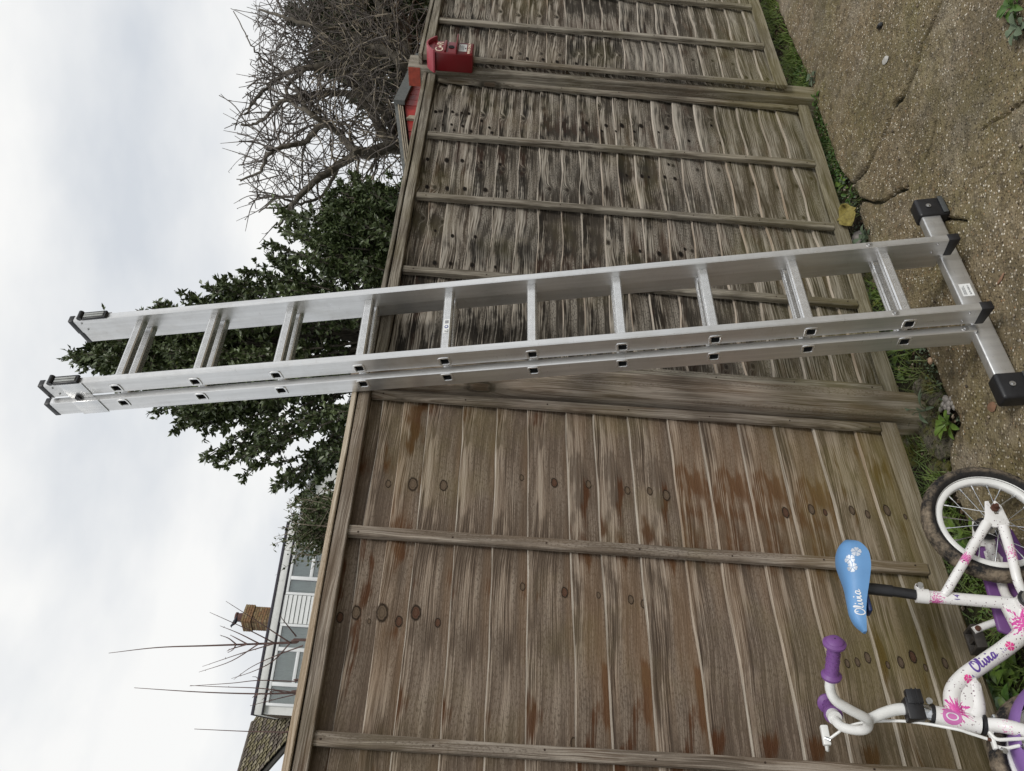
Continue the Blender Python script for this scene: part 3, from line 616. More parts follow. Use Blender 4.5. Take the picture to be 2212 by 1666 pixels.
m = MB(); m.prism([(cx_-hw+.02, bz1_-.03)]+[(p[0]*.88+cx_*.12, p[1]-.009) for p in topc]+[(cx_+hw-.02, bz1_-.03)], by0, by1); m.build('roof_gable', REDP, BX)
m = MB(); m.box(bx0+.006, bx1-.006, by0-.010, by0+.002, bz1_-.082, bz1_-.072); m.build('upper_ledge', REDP, BX, bevel=.002)
m = MB(); m.box(bx0-.003, bx1+.012, by0-.036, by0+.002, bz1_-.135, bz1_-.129); m.build('landing_ledge', REDP, BX, bevel=.002)
m = MB(); m.tube([(cx_, by0-.003, bz1_-.105), (cx_, by0+.0, bz1_-.105)], .0135, 24); m.build('entrance_hole', plain('black_inside', (.004, .003, .003), .9), BX)
m = MB(); m.box(cx_-.030, cx_+.034, by0-.002, by0+.001, bz1_-.178, bz1_-.140); lp = m.build('white_plate', WHITE_STICK, BX, bevel=.0008)
for i in range(4):
    m = MB(); m.box(cx_-.023, cx_+.024-.008*(i % 2), by0-.0026, by0-.0022, bz1_-.147-i*.0055, bz1_-.1455-i*.0055); m.build('printed_line', INK, lp)
m = MB(); m.prism([(cx_-.012, bz1_-.172), (cx_-.004, bz1_-.169), (cx_+.003, bz1_-.173), (cx_-.004, bz1_-.1765)], by0-.0028, by0-.0022); m.build('printed_bird', INK, lp)
CREAM = plain('cream_lettering_paint', (.75, .62, .5), .5)
FB = lambda x, z: frame((x, by0-.001, z), (1, 0, 0), (0, 0, 1), (0, -1, 0))
text_mesh('C', .052, 'lettering', CREAM, BX, FB(cx_-.028, bz1_-.050), .0012); text_mesh('R', .044, 'lettering', CREAM, BX, FB(cx_+.026, bz1_-.052), .0012)
m = MB(); cw = .009; z_ = bz1_-.057; m.prism([(cx_-.003-cw, z_), (cx_-.003+cw, z_), (cx_-.003+cw*1.1, z_+.012), (cx_-.003+cw*.5, z_+.008), (cx_-.003, z_+.015), (cx_-.003-cw*.5, z_+.008), (cx_-.003-cw*1.1, z_+.012)], by0-.002, by0); m.build('crown_emblem', CREAM, BX)
text_mesh('BIRDS ONLY', .0165, 'lettering', CREAM, BX, FB(cx_, bz1_-.190), .0008, font_off=.0006)
m = MB(); m.box(bx0+.008, bx1-.008, by0-.003, by0+.001, bz0_+.006, bz0_+.009); m.build('bottom_bead', REDP, BX)

# ================================================================== BICYCLE
bP = np.array([-.317, 1.873, .043]); bb = np.array([-.792, -.611, 0]); bb /= np.linalg.norm(bb)
bu = np.array([-.148, .191, .97]); bu /= np.linalg.norm(bu); bl = np.cross(bu, bb); bl /= np.linalg.norm(bl); bu = np.cross(bb, bl)
M = Matrix(((bb[0], bl[0], bu[0], bP[0]), (bb[1], bl[1], bu[1], bP[1]), (bb[2], bl[2], bu[2], bP[2]), (0, 0, 0, 1)))
BK = thing('childs_bicycle', 'small white child\'s bicycle with pink splashes, purple grips and blue saddle against the fence', 'bicycle', M=M)
# white paint with pink splashes and dark flecks
t = NT('white_paint_with_pink_splashes'); P = t.obj()
c = t.ramp(t.noise(P, 9, 4, .6), [(.3, (.70, .69, .67)), (.7, (.80, .79, .78))])
def blob(center, rad, col, c):
    v = t.n.new('ShaderNodeVectorMath'); v.operation = 'DISTANCE'; t.l.new(P, v.inputs[0]); v.inputs[1].default_value = center
    r = t.math('DIVIDE', v.outputs['Value'], rad)
    # streaks thrown outwards: noise on the direction from the centre
    s_ = t.n.new('ShaderNodeVectorMath'); s_.operation = 'SUBTRACT'; t.l.new(P, s_.inputs[0]); s_.inputs[1].default_value = center
    nrm = t.n.new('ShaderNodeVectorMath'); nrm.operation = 'NORMALIZE'; t.l.new(s_.outputs[0], nrm.inputs[0])
    n = t.noise(nrm.outputs[0], 5.5, 3, .6); n2 = t.noise(P, 170, 2, .5)
    k = t.math('ADD', t.math('MULTIPLY', n, 1.25), t.math('MULTIPLY', n2, .35))
    return t.mix(t.math('GREATER_THAN', t.math('SUBTRACT', k, t.math('MULTIPLY', r, .5)), .53), c, col)
PINK = (.60, .07, .33)
for ce, ra in (((.118, .0, .318), .026), ((.385, .02, .352), .040), ((.190, .03, .148), .050), ((.028, .05, .126), .024), ((.030, .038, .232), .022), ((.425, .03, .262), .022)):
    c = blob(ce, ra, PINK, c)
vv = t.node('ShaderNodeTexVoronoi'); vv.inputs['Scale'].default_value = 175; t.l.new(t.mix(.004, P, t.node('ShaderNodeTexNoise', Scale=60.0).outputs[1]), vv.inputs['Vector'])
fl = t.math('MULTIPLY', t.math('LESS_THAN', vv.outputs['Distance'], t.math('MULTIPLY', t.sep(vv.outputs['Color'])[0], .31)), t.math('GREATER_THAN', t.noise(P, 17, 2, .5), .46))
c = t.mix(fl, c, (.09, .012, .05))
c = t.mix(t.math('MULTIPLY', t.ramp(t.noise(P, 70, 4, .7), [(.60, 0.0), (.75, 1.0)]), .35), c, (.30, .25, .19))
WSPL = t.done(c, .30)
WHITEP = plain('white_paint', (.74, .74, .72), .3, 0, .08, 20); PURP = plain('purple_plastic', (.165, .065, .23), .5, 0, .15, 12)
PURL = plain('lilac_plastic', (.22, .12, .34), .38, 0, .12, 8); CHROME = plain('dull_chrome', (.55, .56, .57), .25, 1, .2, 40)
RUST = plain('rusty_steel', (.09, .035, .02), .7, .3, .5, 60, .0005); BLUEP = plain('sky_blue_vinyl', (.125, .29, .55), .5, 0, .06, 10, .0); BLUED = plain('navy_saddle_base', (.015, .03, .10), .5)
t = NT('muddy_tyre_rubber'); P = t.obj(); 
md = t.ramp(t.noise(P, 22, 6, .75), [(.40, 0.0), (.60, 1.0)])
sp_ = t.sep(P); rr = t.math('SQRT', t.math('ADD', t.math('MULTIPLY', sp_[0], sp_[0]), t.math('MULTIPLY', sp_[2], sp_[2])))
outer = t.ramp(rr, [(.140, 0.0), (.149, 1.0)])
c = t.mix(t.math('MULTIPLY', md, t.math('ADD', t.math('MULTIPLY', outer, .85), .05)), (.012, .012, .013), t.mix(t.noise(P, 40, 3, .6), (.16, .12, .08), (.33, .27, .20)))
t.bump(t.math('ADD', t.noise(P, 120, 4, .7), md), .8, .003); TYRE = t.done(c, .8, 0, .3)
def torus(R, rr_, rl, name, mat, parent, nu=96, nv=14, sq=1.0, knobs=0):
    v = []; f = []
    for i in range(nu):
        a = 2*math.pi*i/nu
        for j in range(nv):
            q = 2*math.pi*j/nv; cx = math.copysign(abs(math.cos(q))**sq, math.cos(q)); cy = math.copysign(abs(math.sin(q))**sq, math.sin(q))
            r = R+rr_*cx
            if knobs and cx > .15: r += knobs*(1 if ((i+(j % 2)*2) % 4 < 2) else -.4)
            v.append((r*math.cos(a), rl*cy, r*math.sin(a)))
    for i in range(nu):
        for j in range(nv):
            f.append((i*nv+j, i*nv+(j+1) % nv, ((i+1) % nu)*nv+(j+1) % nv, ((i+1) % nu)*nv+j))
    o = pydata(name, v, f, mat, parent); bm = bmesh.new(); bm.from_mesh(o.data); bmesh.ops.recalc_face_normals(bm, faces=bm.faces); bm.to_mesh(o.data); bm.free(); shade(o, .8); return o
def wheel(center, R, rot=0.0, steer=0.0, rimm=WHITEP, name='rear_wheel'):
    W = torus(R-.0265, .0075, .0150, name, rimm, BK, 96, 16, .55); W.location = center; W.rotation_euler = (0, rot, steer)
    ri = torus(R-.041, .0095, .0115, 'rim', rimm, W, 96, 12, .6)
    torus(R-.0175, .0175, .0225, 'tyre', TYRE, W, 192, 16, .9, .0014)
    m = MB(); m.tube([(0, -.028, 0), (0, -.024, 0), (0, -.024, 0), (0, .024, 0), (0, .028, 0)], [.019, .021, .012, .012, .020], 20); m.build('hub', CHROME, W, True)
    for i in range(20):
        a = 2*math.pi*i/20; sd_ = 1 if i % 2 else -1; a2 = a+(.85 if (i//2) % 2 else -.85)
        m = MB(); p0 = (.018*math.cos(a2), sd_*.024, .018*math.sin(a2)); p1 = ((R-.050)*math.cos(a), sd_*.002, (R-.050)*math.sin(a)); m.tube([p0, p1], .0013, 6)
        sp2 = m.build('spoke', CHROME, W, True)
        m = MB(); d = (np.array(p1)-np.array(p0)); d /= np.linalg.norm(d); m.tube([np.array(p1)-d*.012, np.array(p1)], .0026, 8); m.build('nipple', CHROME, sp2, True)
    return W
HUB = (-.083, 0, .128)
wheel(HUB, .163, .1)
wheel((.497, -.012, .140), .165, .3, .06, name='front_wheel')
def btube(name, pts, r, mat=WSPL, n=18, sub=5, parent=None):
    m = MB(); pp = smooth_path(pts, sub) if len(pts) > 2 else [np.array(p, float) for p in pts]
    if hasattr(r, '__len__'): rr2 = list(np.interp(np.linspace(0, 1, len(pp)), np.linspace(0, 1, len(r)), r))
    else: rr2 = r
    m.tube(pp, rr2, n); return m.build(name, mat, parent or BK, True)
SEATTOP = (.1075, 0, .352)
st_ = btube('seat_tube', [(.137, 0, .126), SEATTOP], .0150)
DT = [(.397, 0, .350), (.365, 0, .350), (.335, 0, .338), (.305, 0, .305), (.272, 0, .250), (.240, 0, .196), (.205, 0, .150), (.15, 0, .128)]
dt = btube('down_tube', DT, [.0190]*8, n=24, sub=8)
btube('gusset_tube', [(.405, 0, .318), (.375, 0, .300), (.322, 0, .292)], [.018, .0165, .015])
m = MB(); m.prism([(.385, .350), (.408, .312), (.385, .292), (.33, .280), (.30, .29), (.33, .33)], -.0125, .0125); m.build('gusset', WSPL, BK, bevel=.004)
m = MB(); m.prism([(.139, .175), (.215, .165), (.20, .14), (.13, .12)], -.013, .013); m.build('lower_gusset', WSPL, BK, bevel=.006)
btube('head_tube', [(.4105, 0, .306), (.3895, 0, .396)], .0205, n=28)
HB = torus(.0205, .0035, .0050, 'head_badge', plain('pink_badge', (.56, .16, .42), .35, 0, .05), BK, 4, 4) if False else None
for p, q, r in (((.4115, 0, .303), (.413, 0, .296), .0228), ((.389, 0, .398), (.3875, 0, .404), .0228)): btube('headset_ring', [p, q], r, BLACK, 28)
btube('headset_cup', [(.3875, 0, .404), (.384, 0, .417)], [.018, .016], CHROME, 24)
btube('bottom_bracket', [(.139, -.036, .126), (.139, .036, .126)], .0215, WSPL, 28)
bc = btube('bearing_cover', [(.139, .036, .126), (.139, .044, .126)], .0220, BLACK, 28); btube('crank_bolt', [(.139, .044, .126), (.139, .048, .126)], .0165, CHROME, 24)
for s_ in (1, -1):
    btube('seat_stay', [(.112, s_*.012, .300), (.098, s_*.017, .286), (.02, s_*.036, .222), (-.056, s_*.055, .160)], [.0095, .0105, .0110, .0120])
    btube('chain_stay', [(.125, s_*.030, .128), (.095, s_*.044, .136), (.035, s_*.051, .131), (-.044, s_*.055, .126)], [.0105, .0110, .0115, .0125])
    dp = [(-.116, .147), (-.117, .138), (-.097, .136), (-.078, .135), (-.078, .125), (-.097, .122), (-.112, .128), (-.119, .123), (-.100, .112), (-.053, .109), (-.043, .114), (-.043, .149), (-.057, .169), (-.078, .158)]
    m = MB(); m.prism(dp, s_*.055-.0025, s_*.055+.0025); m.build('dropout', WSPL, BK, bevel=.0008)
    btube('axle_nut', [(-.094, s_*.0575, .131), (-.094, s_*.066, .131)], .0105, RUST, 6); btube('axle_end', [(-.094, s_*.066, .131), (-.094, s_*.078, .131)], .0048, RUST, 10)
btube('seat_clamp', [(.1105, 0, .332), (.1065, 0, .360)], .0180, WSPL, 24)
m = MB(); m.box(.078, .094, -.012, .012, .338, .356); m.build('clamp_lug', WSPL, BK, bevel=.004)
btube('clamp_bolt', [(.085, .010, .347), (.085, .016, .347)], [.0085, .0070], CHROME, 18)
btube('seat_post', [(.107, 0, .350), (.092, 0, .420)], .0128, BLACK, 20); btube('seat_post_collar', [(.0935, 0, .412), (.083, 0, .475)], .0148, BLACK, 20)
# saddle
sx = [-.040, -.036, -.018, .010, .045, .080, .115, .150, .175, .190, .197]
stp = [.500, .512, .524, .530, .527, .524, .526, .528, .522, .512, .502]; sbt = [.496, .487, .470, .458, .460, .470, .482, .492, .496, .497, .498]; swd = [.018, .040, .056, .062, .056, .043, .033, .027, .023, .016, .006]
xs_ = np.linspace(-.040, .197, 44); TP = np.interp(xs_, sx, stp); BT_ = np.interp(xs_, sx, sbt); WD = np.interp(xs_, sx, swd)
ker = np.array([1, 2, 3, 2, 1])/9.; sm = lambda a: np.convolve(np.pad(a, 2, 'edge'), ker, 'valid')
TP, BT_, WD = sm(TP), sm(BT_), sm(WD)
v = []; f = []; NA = 22
for x, a_, b_, w in zip(xs_, TP, BT_, WD):
    for j in range(NA+1):
        q = math.pi*j/NA; v.append((x, w*math.copysign(abs(math.cos(q))**.75, math.cos(q)), b_+(a_-b_)*math.sin(q)**.62))
for i in range(43):
    for j in range(NA): f.append((i*(NA+1)+j, i*(NA+1)+j+1, (i+1)*(NA+1)+j+1, (i+1)*(NA+1)+j))
    f.append((i*(NA+1), (i+1)*(NA+1), (i+1)*(NA+1)+NA, i*(NA+1)+NA))
f.append(tuple(range(NA, -1, -1))); f.append(tuple(43*(NA+1)+k for k in range(NA+1)))
SD = pydata('saddle', v, f, BLUEP, BK); bm = bmesh.new(); bm.from_mesh(SD.data); bmesh.ops.recalc_face_normals(bm, faces=bm.faces); bm.to_mesh(SD.data); bm.free(); shade(SD, .9)
m = MB(); m.box(.0, .15, -.02, .02, .474, .484); m.build('saddle_base', BLUED, SD, bevel=.004)
def sad(x, z):                       # point on the near face of the saddle for a side-view position
    a_, b_, w = np.interp(x, xs_, TP), np.interp(x, xs_, BT_), np.interp(x, xs_, WD); s_ = min(max((z-b_)/(a_-b_), .02), .985)
    q = math.asin(s_**(1/.62)); return np.array([x, w*math.cos(q)**.75+.0006, z])
def dtp(x, z):                       # point on the near face of the down tube
    P_ = np.array([p for p in smooth_path(DT, 8)])[:, [0, 2]]; pt = np.array([x, z]); d = np.hypot(*(P_-pt).T).min(); r = .0190
    return np.array([x, math.sqrt(max(r*r-d*d, 1e-6))+.0005, z])
SCRIPT = {   # pen strokes of a brush-script hand, x advance, y height (x-height 1, ascender 2)
 'O': (1.5, [[(1.1,1.9),(.6,1.9),(.15,1.3),(.05,.6),(.35,.02),(.85,.05),(1.3,.7),(1.35,1.4),(1.05,1.85),(.7,1.6),(.8,1.25)]]),
 'l': (.70, [[(0,.15),(.3,.9),(.5,1.7),(.42,2.0),(.25,1.7),(.15,.7),(.2,.1),(.4,.02),(.65,.25)]]),
 'i': (.66, [[(0,.25),(.2,.95),(.12,.3),(.25,.02),(.45,.08),(.6,.3)], [(.24,1.38),(.30,1.62)]]),
 'v': (.85, [[(0,.35),(.12,.9),(.22,.95),(.2,.3),(.35,.02),(.6,.3),(.75,.95),(.7,.8),(.9,.75)]]),
 'a': (1.1, [[(.78,.85),(.5,.98),(.15,.6),(.15,.15),(.4,.0),(.7,.4),(.82,.95),(.72,.3),(.85,.02),(1.15,.3)]])}
def script_word(word, o, e1, e2, size, width, surf, name, mat, parent):
    o = np.array(o, float); e1 = np.array(e1, float); e1 /= np.linalg.norm(e1); e2 = np.array(e2, float); e2 /= np.linalg.norm(e2); cur = 0; m = MB()
    for ch in word:
        adv, strokes = SCRIPT[ch]
        for s_ in strokes:
            pp = smooth_path([(p[0], p[1], 0) for p in s_], 5); L = len(pp)
            for i in range(L-1):
                a, b = pp[i], pp[i+1]; d = b-a; nn = np.array([-d[1], d[0]]); nn /= (np.linalg.norm(nn)+1e-9)
                wa = width*(.6+.5*abs(math.sin(3.1*i/L+.4))); q = []
                for pnt, sg in ((a, 1), (a, -1), (b, -1), (b, 1)):
                    ext = d*(.2 if pnt is b else -.2)
                    u_ = (pnt[0]+ext[0]+cur)*size+nn[0]*wa*sg/2; w_ = (pnt[1]+ext[1])*size+nn[1]*wa*sg/2; xz = o+e1*u_+e2*w_; q.append(surf(xz[0], xz[1])+np.array([0, .00003*(i % 5), 0]))
                m.add(q, [(0, 1, 2, 3)])
        cur += adv
    return m.build(name, mat, parent)
VIOLET = plain('violet_decal_ink', (.115, .055, .30), .4); WHD = plain('white_decal_ink', (.80, .82, .86), .4); PKD = plain('pink_decal_ink', (.72, .06, .28), .4)
script_word('Olivia', (.302, .284), (-.545, -.838), (-.838, .545), .0126, .0040, dtp, 'name_lettering', VIOLET, dt)
script_word('Olivia', (.162, .496), (-1, .02), (-.05, 1), .0112, .0024, sad, 'name_lettering', WHD, SD)
def flower(cx, cz, r, surf, mat, parent, rot=0, edge=None):
    for k in range(5):
        a0 = rot+2*math.pi*k/5; m = MB(); pts = []
        for j in range(-6, 7):
            a = a0+j*.088; rad = r*(1-.16*(1 if j == 0 else 0)-(.10*(abs(j)/6)**4)); pts.append((cx+rad*math.cos(a), cz+rad*math.sin(a)))
        cpt = surf(cx+.06*r*math.cos(a0), cz+.06*r*math.sin(a0)); ring = [surf(*p) for p in pts]
        mid = [surf(cx+(p[0]-cx)*.55, cz+(p[1]-cz)*.55) for p in pts]; m.add([cpt]+mid+ring, [(0, 1+i, 2+i) for i in range(12)]+[(1+i, 14+i, 15+i, 2+i) for i in range(12)])
        m.build('flower_petal', mat, parent)
SILV = plain('silver_decal', (.50, .54, .60), .4, .2)
flower(.0265, .5065, .0115, sad, SILV, SD, .3); flower(.0095, .489, .0125, sad, SILV, SD, .9); flower(.047, .5045, .0115, sad, SILV, SD, .1)
flower(.243, .194, .0105, dtp, PKD, dt, .5); flower(.316, .306, .0098, dtp, PKD, dt, .2)
m = MB()
for k in range(12):                                     # small dashes either side of the name
    x_, z_ = ((.252, .212) if k < 6 else (.311, .296)); x_ += random.uniform(-.006, .006); z_ += random.uniform(-.008, .008)
    m.add([dtp(x_, z_), dtp(x_+.0012, z_+.0006), dtp(x_+.0040, z_-.0022), dtp(x_+.0032, z_-.0032)], [(0, 1, 2, 3)])
m.build('decal_dashes', VIOLET, dt)
text_mesh('14', .017, 'size_number', VIOLET, st_, frame((.1225, .0158, .268), (-.13, 0, .99), (-.99, 0, -.13), (0, 1, 0)) if False else frame((.1215, .0158, .272), (-.99, 0, -.13), (-.13, 0, .99), (0, 1, 0)))
# pink badge on the head tube
m = MB(); ax0 = np.array([.400, 0, .351])
def htp(u_, w_, k=1.02): a = u_/.0205; return (ax0[0]+.2272*w_*-1*.0+(-.2246*w_)+math.sin(a)*.0208*k*.974, math.cos(a)*.0208*k, ax0[2]+.974*w_+math.sin(a)*.0208*.22)
for ro, ri_, mt, nm, kk in ((.0195, 0, plain('pink_badge', (.60, .17, .44), .35, 0, .05), 'badge', 1.015), (.0130, .0098, WHD, 'badge_ring', 1.05)):
    vv_ = []; n_ = 48; K_ = 7
    for j in range(K_):
        rj = ro+(ri_-ro)*j/(K_-1)
        for i in range(n_):
            a = 2*math.pi*i/n_; vv_.append(htp(rj*math.cos(a)*(.95 if not ri_ else .62)+.002, rj*math.sin(a)+.014, kk))
    pydata(nm, vv_, [(j*n_+i, j*n_+(i+1) % n_, (j+1)*n_+(i+1) % n_, (j+1)*n_+i) for j in range(K_-1) for i in range(n_)], mt, BK)
# fork, mudguard, brakes
btube('fork_crown', [(.413, 0, .300), (.417, 0, .284)], [.016, .020], WSPL, 20)
for s_ in (1, -1): btube('fork_leg', [(.413, s_*.006, .292), (.424, s_*.032, .262), (.442, s_*.040, .215), (.475, s_*.042, .145), (.497, s_*.042, .135)], [.015, .0155, .0145, .012, .011], WSPL, 18)
m = MB(); gc = np.array([.478, .088]); v = []; f = []
for i in range(49):
    a = math.radians(12+150*i/48); 
    for j in range(9):
        q = (j-4)/4; r = .176-.010*q*q; v.append((gc[0]+r*math.cos(a), .012+q*.034, gc[1]+r*math.sin(a)))
    for j in range(9):
        q = (4-j)/4; r = .1735-.010*q*q; v.append((gc[0]+r*math.cos(a), .012+q*.034, gc[1]+r*math.sin(a)))
for i in range(48):
    for j in range(18): f.append((i*18+j, i*18+(j+1) % 18, (i+1)*18+(j+1) % 18, (i+1)*18+j))
f.append(tuple(range(18))); f.append(tuple(48*18+k for k in range(17, -1, -1)))
m.add(v, f); m.build('front_mudguard', PURL, BK, True)
ba = btube('brake_arm', [(.436, .040, .306), (.452, .044, .296), (.452, .046, .262), (.450, .046, .215)], .0038, WHITEP, 10)
btube('brake_arm', [(.462, .030, .300), (.468, .034, .282), (.464, .040, .255), (.462, .042, .225)], .0038, WHITEP, 10)
for p in ((.474, .044, .292), (.468, .048, .250)): btube('brake_nut', [p, (p[0]+.004, p[1]+.012, p[2])], [.0065, .006], CHROME, 6)
m = MB(); m.box(.434, .470, .026, .040, .298, .306); m.build('brake_bracket', WHITEP, BK, bevel=.002)
m = MB(); m.box(.395, .402, -.01, .022, .272, .282); m.build('fender_bolt', CHROME, BK, bevel=.001)
# chain guard on the far side
gp = [(-.128, .127), (-.106, .150), (-.053, .172), (.04, .178), (.113, .182), (.178, .187), (.195, .150), (.19, .09), (.10, .045), (-.02, .055), (-.09, .065), (-.122, .090)]
m = MB(); m.prism([(p[0], p[1]-.012) for p in gp], -.075, -.060); m.build('chain_guard', PURP, BK, bevel=.006, seg=3)
m = MB(); m.prism([(-.03, .145), (.02, .148), (.03, .120), (-.01, .105), (-.04, .118)], -.059, -.056); m.build('guard_bracket', WSPL, BK, bevel=.001)
btube('sprocket', [(-.083, -.030, .128), (-.083, -.036, .128)], .031, BLACK, 28)
btube('crank_arm', [(.139, -.080, .126), (.155, -.084, .185), (.168, -.086, .222)], [.010, .009, .009], WHITEP, 14); btube('pedal_bolt', [(.166, -.078, .214), (.166, -.074, .214)], .007, RUST, 10)
PD = MB(); PD.box(.150, .210, -.150, -.140, .200, .225); PD.box(.150, .210, -.095, -.087, .200, .225); PD.box(.150, .158, -.142, -.094, .200, .225); PD.box(.202, .210, -.142, -.094, .200, .225); PD.box(.174, .186, -.142, -.094, .204, .221); PD.build('pedal', plain('muddy_black_pedal', (.03, .026, .022), .7, 0, .6, 40, .001), BK, bevel=.0015)
# stem and handlebar
btube('stem', [(.3835, 0, .412), (.379, 0, .441), (.377, 0, .468), (.386, 0, .505), (.402, 0, .545)], [.0120, .0130, .0130, .0125, .0115], WHITEP, 18)
btube('stem_collar', [(.3845, 0, .408), (.380, 0, .432)], .0175, CHROME, 20)
m = MB(); m.box(.356, .406, -.012, .028, .420, .458); m.build('stem_clamp', BLACK, BK, bevel=.004)
m = MB(); m.box(.340, .372, .010, .030, .418, .452); cl = m.build('reflector_bracket', BLACK, BK, bevel=.002)
for z_ in (.428, .437): 
    m = MB(); m.box(.3385, .3735, .0295, .0315, z_, z_+.003); m.build('bracket_rib', BLACK, cl)
btube('clamp_screw', [(.368, .030, .408), (.368, .035, .408)], .007, CHROME, 14)
HBP = [(.366, .165, .628), (.352, .118, .625)]
near = [(.300, .165, .618), (.330, .110, .622), (.352, .085, .626), (.374, .068, .617), (.390, .052, .588), (.403, .030, .553), (.405, 0, .541)]
far = [(.405, 0, .541), (.412, -.030, .543), (.409, -.055, .560), (.397, -.078, .583), (.380, -.092, .594), (.358, -.118, .594), (.330, -.165, .588)]
btube('handlebar', near+far[1:], .0112, WHITEP, 18, 6)
for (p0, p1) in (((.333, .108, .6225), (.279, .197, .616)), ((.360, -.112, .593), (.306, -.20, .586))):
    p0, p1 = np.array(p0), np.array(p1); d = p1-p0; L = np.linalg.norm(d); d /= L
    prof = [(-.002, .0215), (.004, .0225), (.010, .0165), (.016, .0148), (.050, .0142), (.080, .0140), (.084, .0190), (.088, .0245), (.093, .0250), (.097, .0195), (.099, .0190), (.103, .0150), (.105, .0085)]
    m = MB(); m.tube([p0+d*a*L/.104 for a, r in prof], [r for a, r in prof], 32); g_ = m.build('grip', PURP, BK, True); shade(g_, .5)
    ref = np.cross(d, [0, 0, 1]); ref /= np.linalg.norm(ref); bn_ = np.cross(d, ref); m = MB()
    for i in range(7):
        for k in range(9):
            a = 2*math.pi*(k+.5*(i % 2))/9; rr3 = .0148; c_ = p0+d*(.020+i*.0095)+ (ref*math.cos(a)+bn_*math.sin(a))*rr3; tn = -ref*math.sin(a)+bn_*math.cos(a)
            n_ = ref*math.cos(a)+bn_*math.sin(a); m.tube([c_-tn*.0022, c_, c_+tn*.0022], [.0006, .0012, .0006], 5)
    m.build('grip_dimples', PURP, g_, True)
    m = MB(); m.tube([p1+d*.0012, p1+d*.0018], .0016, 10); m.build('grip_air_hole', DARKHOLE, g_)
# brake lever on the far side and cable
m = MB(); m.tube([(.372, -.094, .594), (.358, -.114, .594)], .0165, 20); lv = m.build('lever_clamp', WHITEP, BK, True)
m = MB(); m.box(.384, .430, -.122, -.104, .612, .630); m.build('lever_body', WHITEP, BK, bevel=.003)
btube('brake_lever', [(.420, -.112, .622), (.436, -.130, .620), (.420, -.160, .612), (.372, -.200, .604)], [.005, .0045, .004, .004], WHITEP, 8)
btube('cable_adjuster', [(.414, -.108, .624), (.420, -.104, .612)], .005, CHROME, 10)
btube('brake_cable', [(.418, -.106, .617), (.405, -.095, .594), (.394, -.085, .572), (.390, -.058, .527), (.401, -.010, .454), (.427, .030, .372), (.437, .034, .345), (.449, .034, .312)], .0034, WHITEP, 10, 8)
btube('cable_end', [(.449, .034, .312), (.453, .036, .300)], .0040, RUST, 8)

# ================================================================== VEGETATION helpers
def leaf_mat(name, a, b_, rough=.45, yellow=None, spec=.4, sc=35):
    t = NT(name); P = t.pos(); c = t.ramp(t.noise(P, sc, 2, .6), [(.3, a), (.7, b_)])
    c = t.mix(t.math('MULTIPLY', t.ramp(t.noise(P, 2.2, 4, .6), [(.4, 0.0), (.65, 1.0)]), .5), c, tuple(x*1.35 for x in b_))
    if yellow: c = t.mix(t.ramp(t.noise(P, sc*.8, 2, .6, out=0), [(.66, 0.0), (.72, 1.0)]), c, yellow)
    return t.done(c, rough, 0, spec)
def leaves(cent, dirs, length, width, name, mat, parent, fold=.25, spiky=False):
    """leaf blades: cent (n,3) stalk ends, dirs (n,3)"""
    n = len(cent); d = dirs/ (np.linalg.norm(dirs, axis=1)[:, None]+1e-9); rnd = rng.normal(size=(n, 3)); s = np.cross(d, rnd); s /= np.linalg.norm(s, axis=1)[:, None]; nn = np.cross(d, s)
    L = (length*rng.uniform(.65, 1.25, n))[:, None]; Wd = (width*rng.uniform(.75, 1.2, n))[:, None]; curl = rng.uniform(-.25, .35, n)[:, None]
    p0 = cent; pm = cent+d*L*.5+nn*L*curl*.35; p1 = cent+d*L+nn*L*curl*-.2; l_ = cent+d*L*.48+s*Wd*.5+nn*Wd*fold; r_ = cent+d*L*.48-s*Wd*.5+nn*Wd*fold
    V = np.stack([p0, l_, pm, r_, p1], 1).reshape(-1, 3); b = (np.arange(n)*5)[:, None]
    F = np.concatenate([b+np.array([[0, 2, 1]]), b+np.array([[0, 3, 2]]), b+np.array([[1, 2, 4]]), b+np.array([[2, 3, 4]])])
    return fast_mesh(name, V, F, mat, parent)
BARK = plain('grey_green_bark', (.115, .10, .078), .9, 0, .45, 14, .004); TWIG = plain('grey_brown_twig_bark', (.125, .108, .095), .85, 0, .45, 5); REDTWIG = plain('reddish_sapling_bark', (.105, .058, .048), .7, 0, .3, 20)
PALETW = plain('pale_dry_stem', (.26, .22, .165), .85, 0, .35, 9)
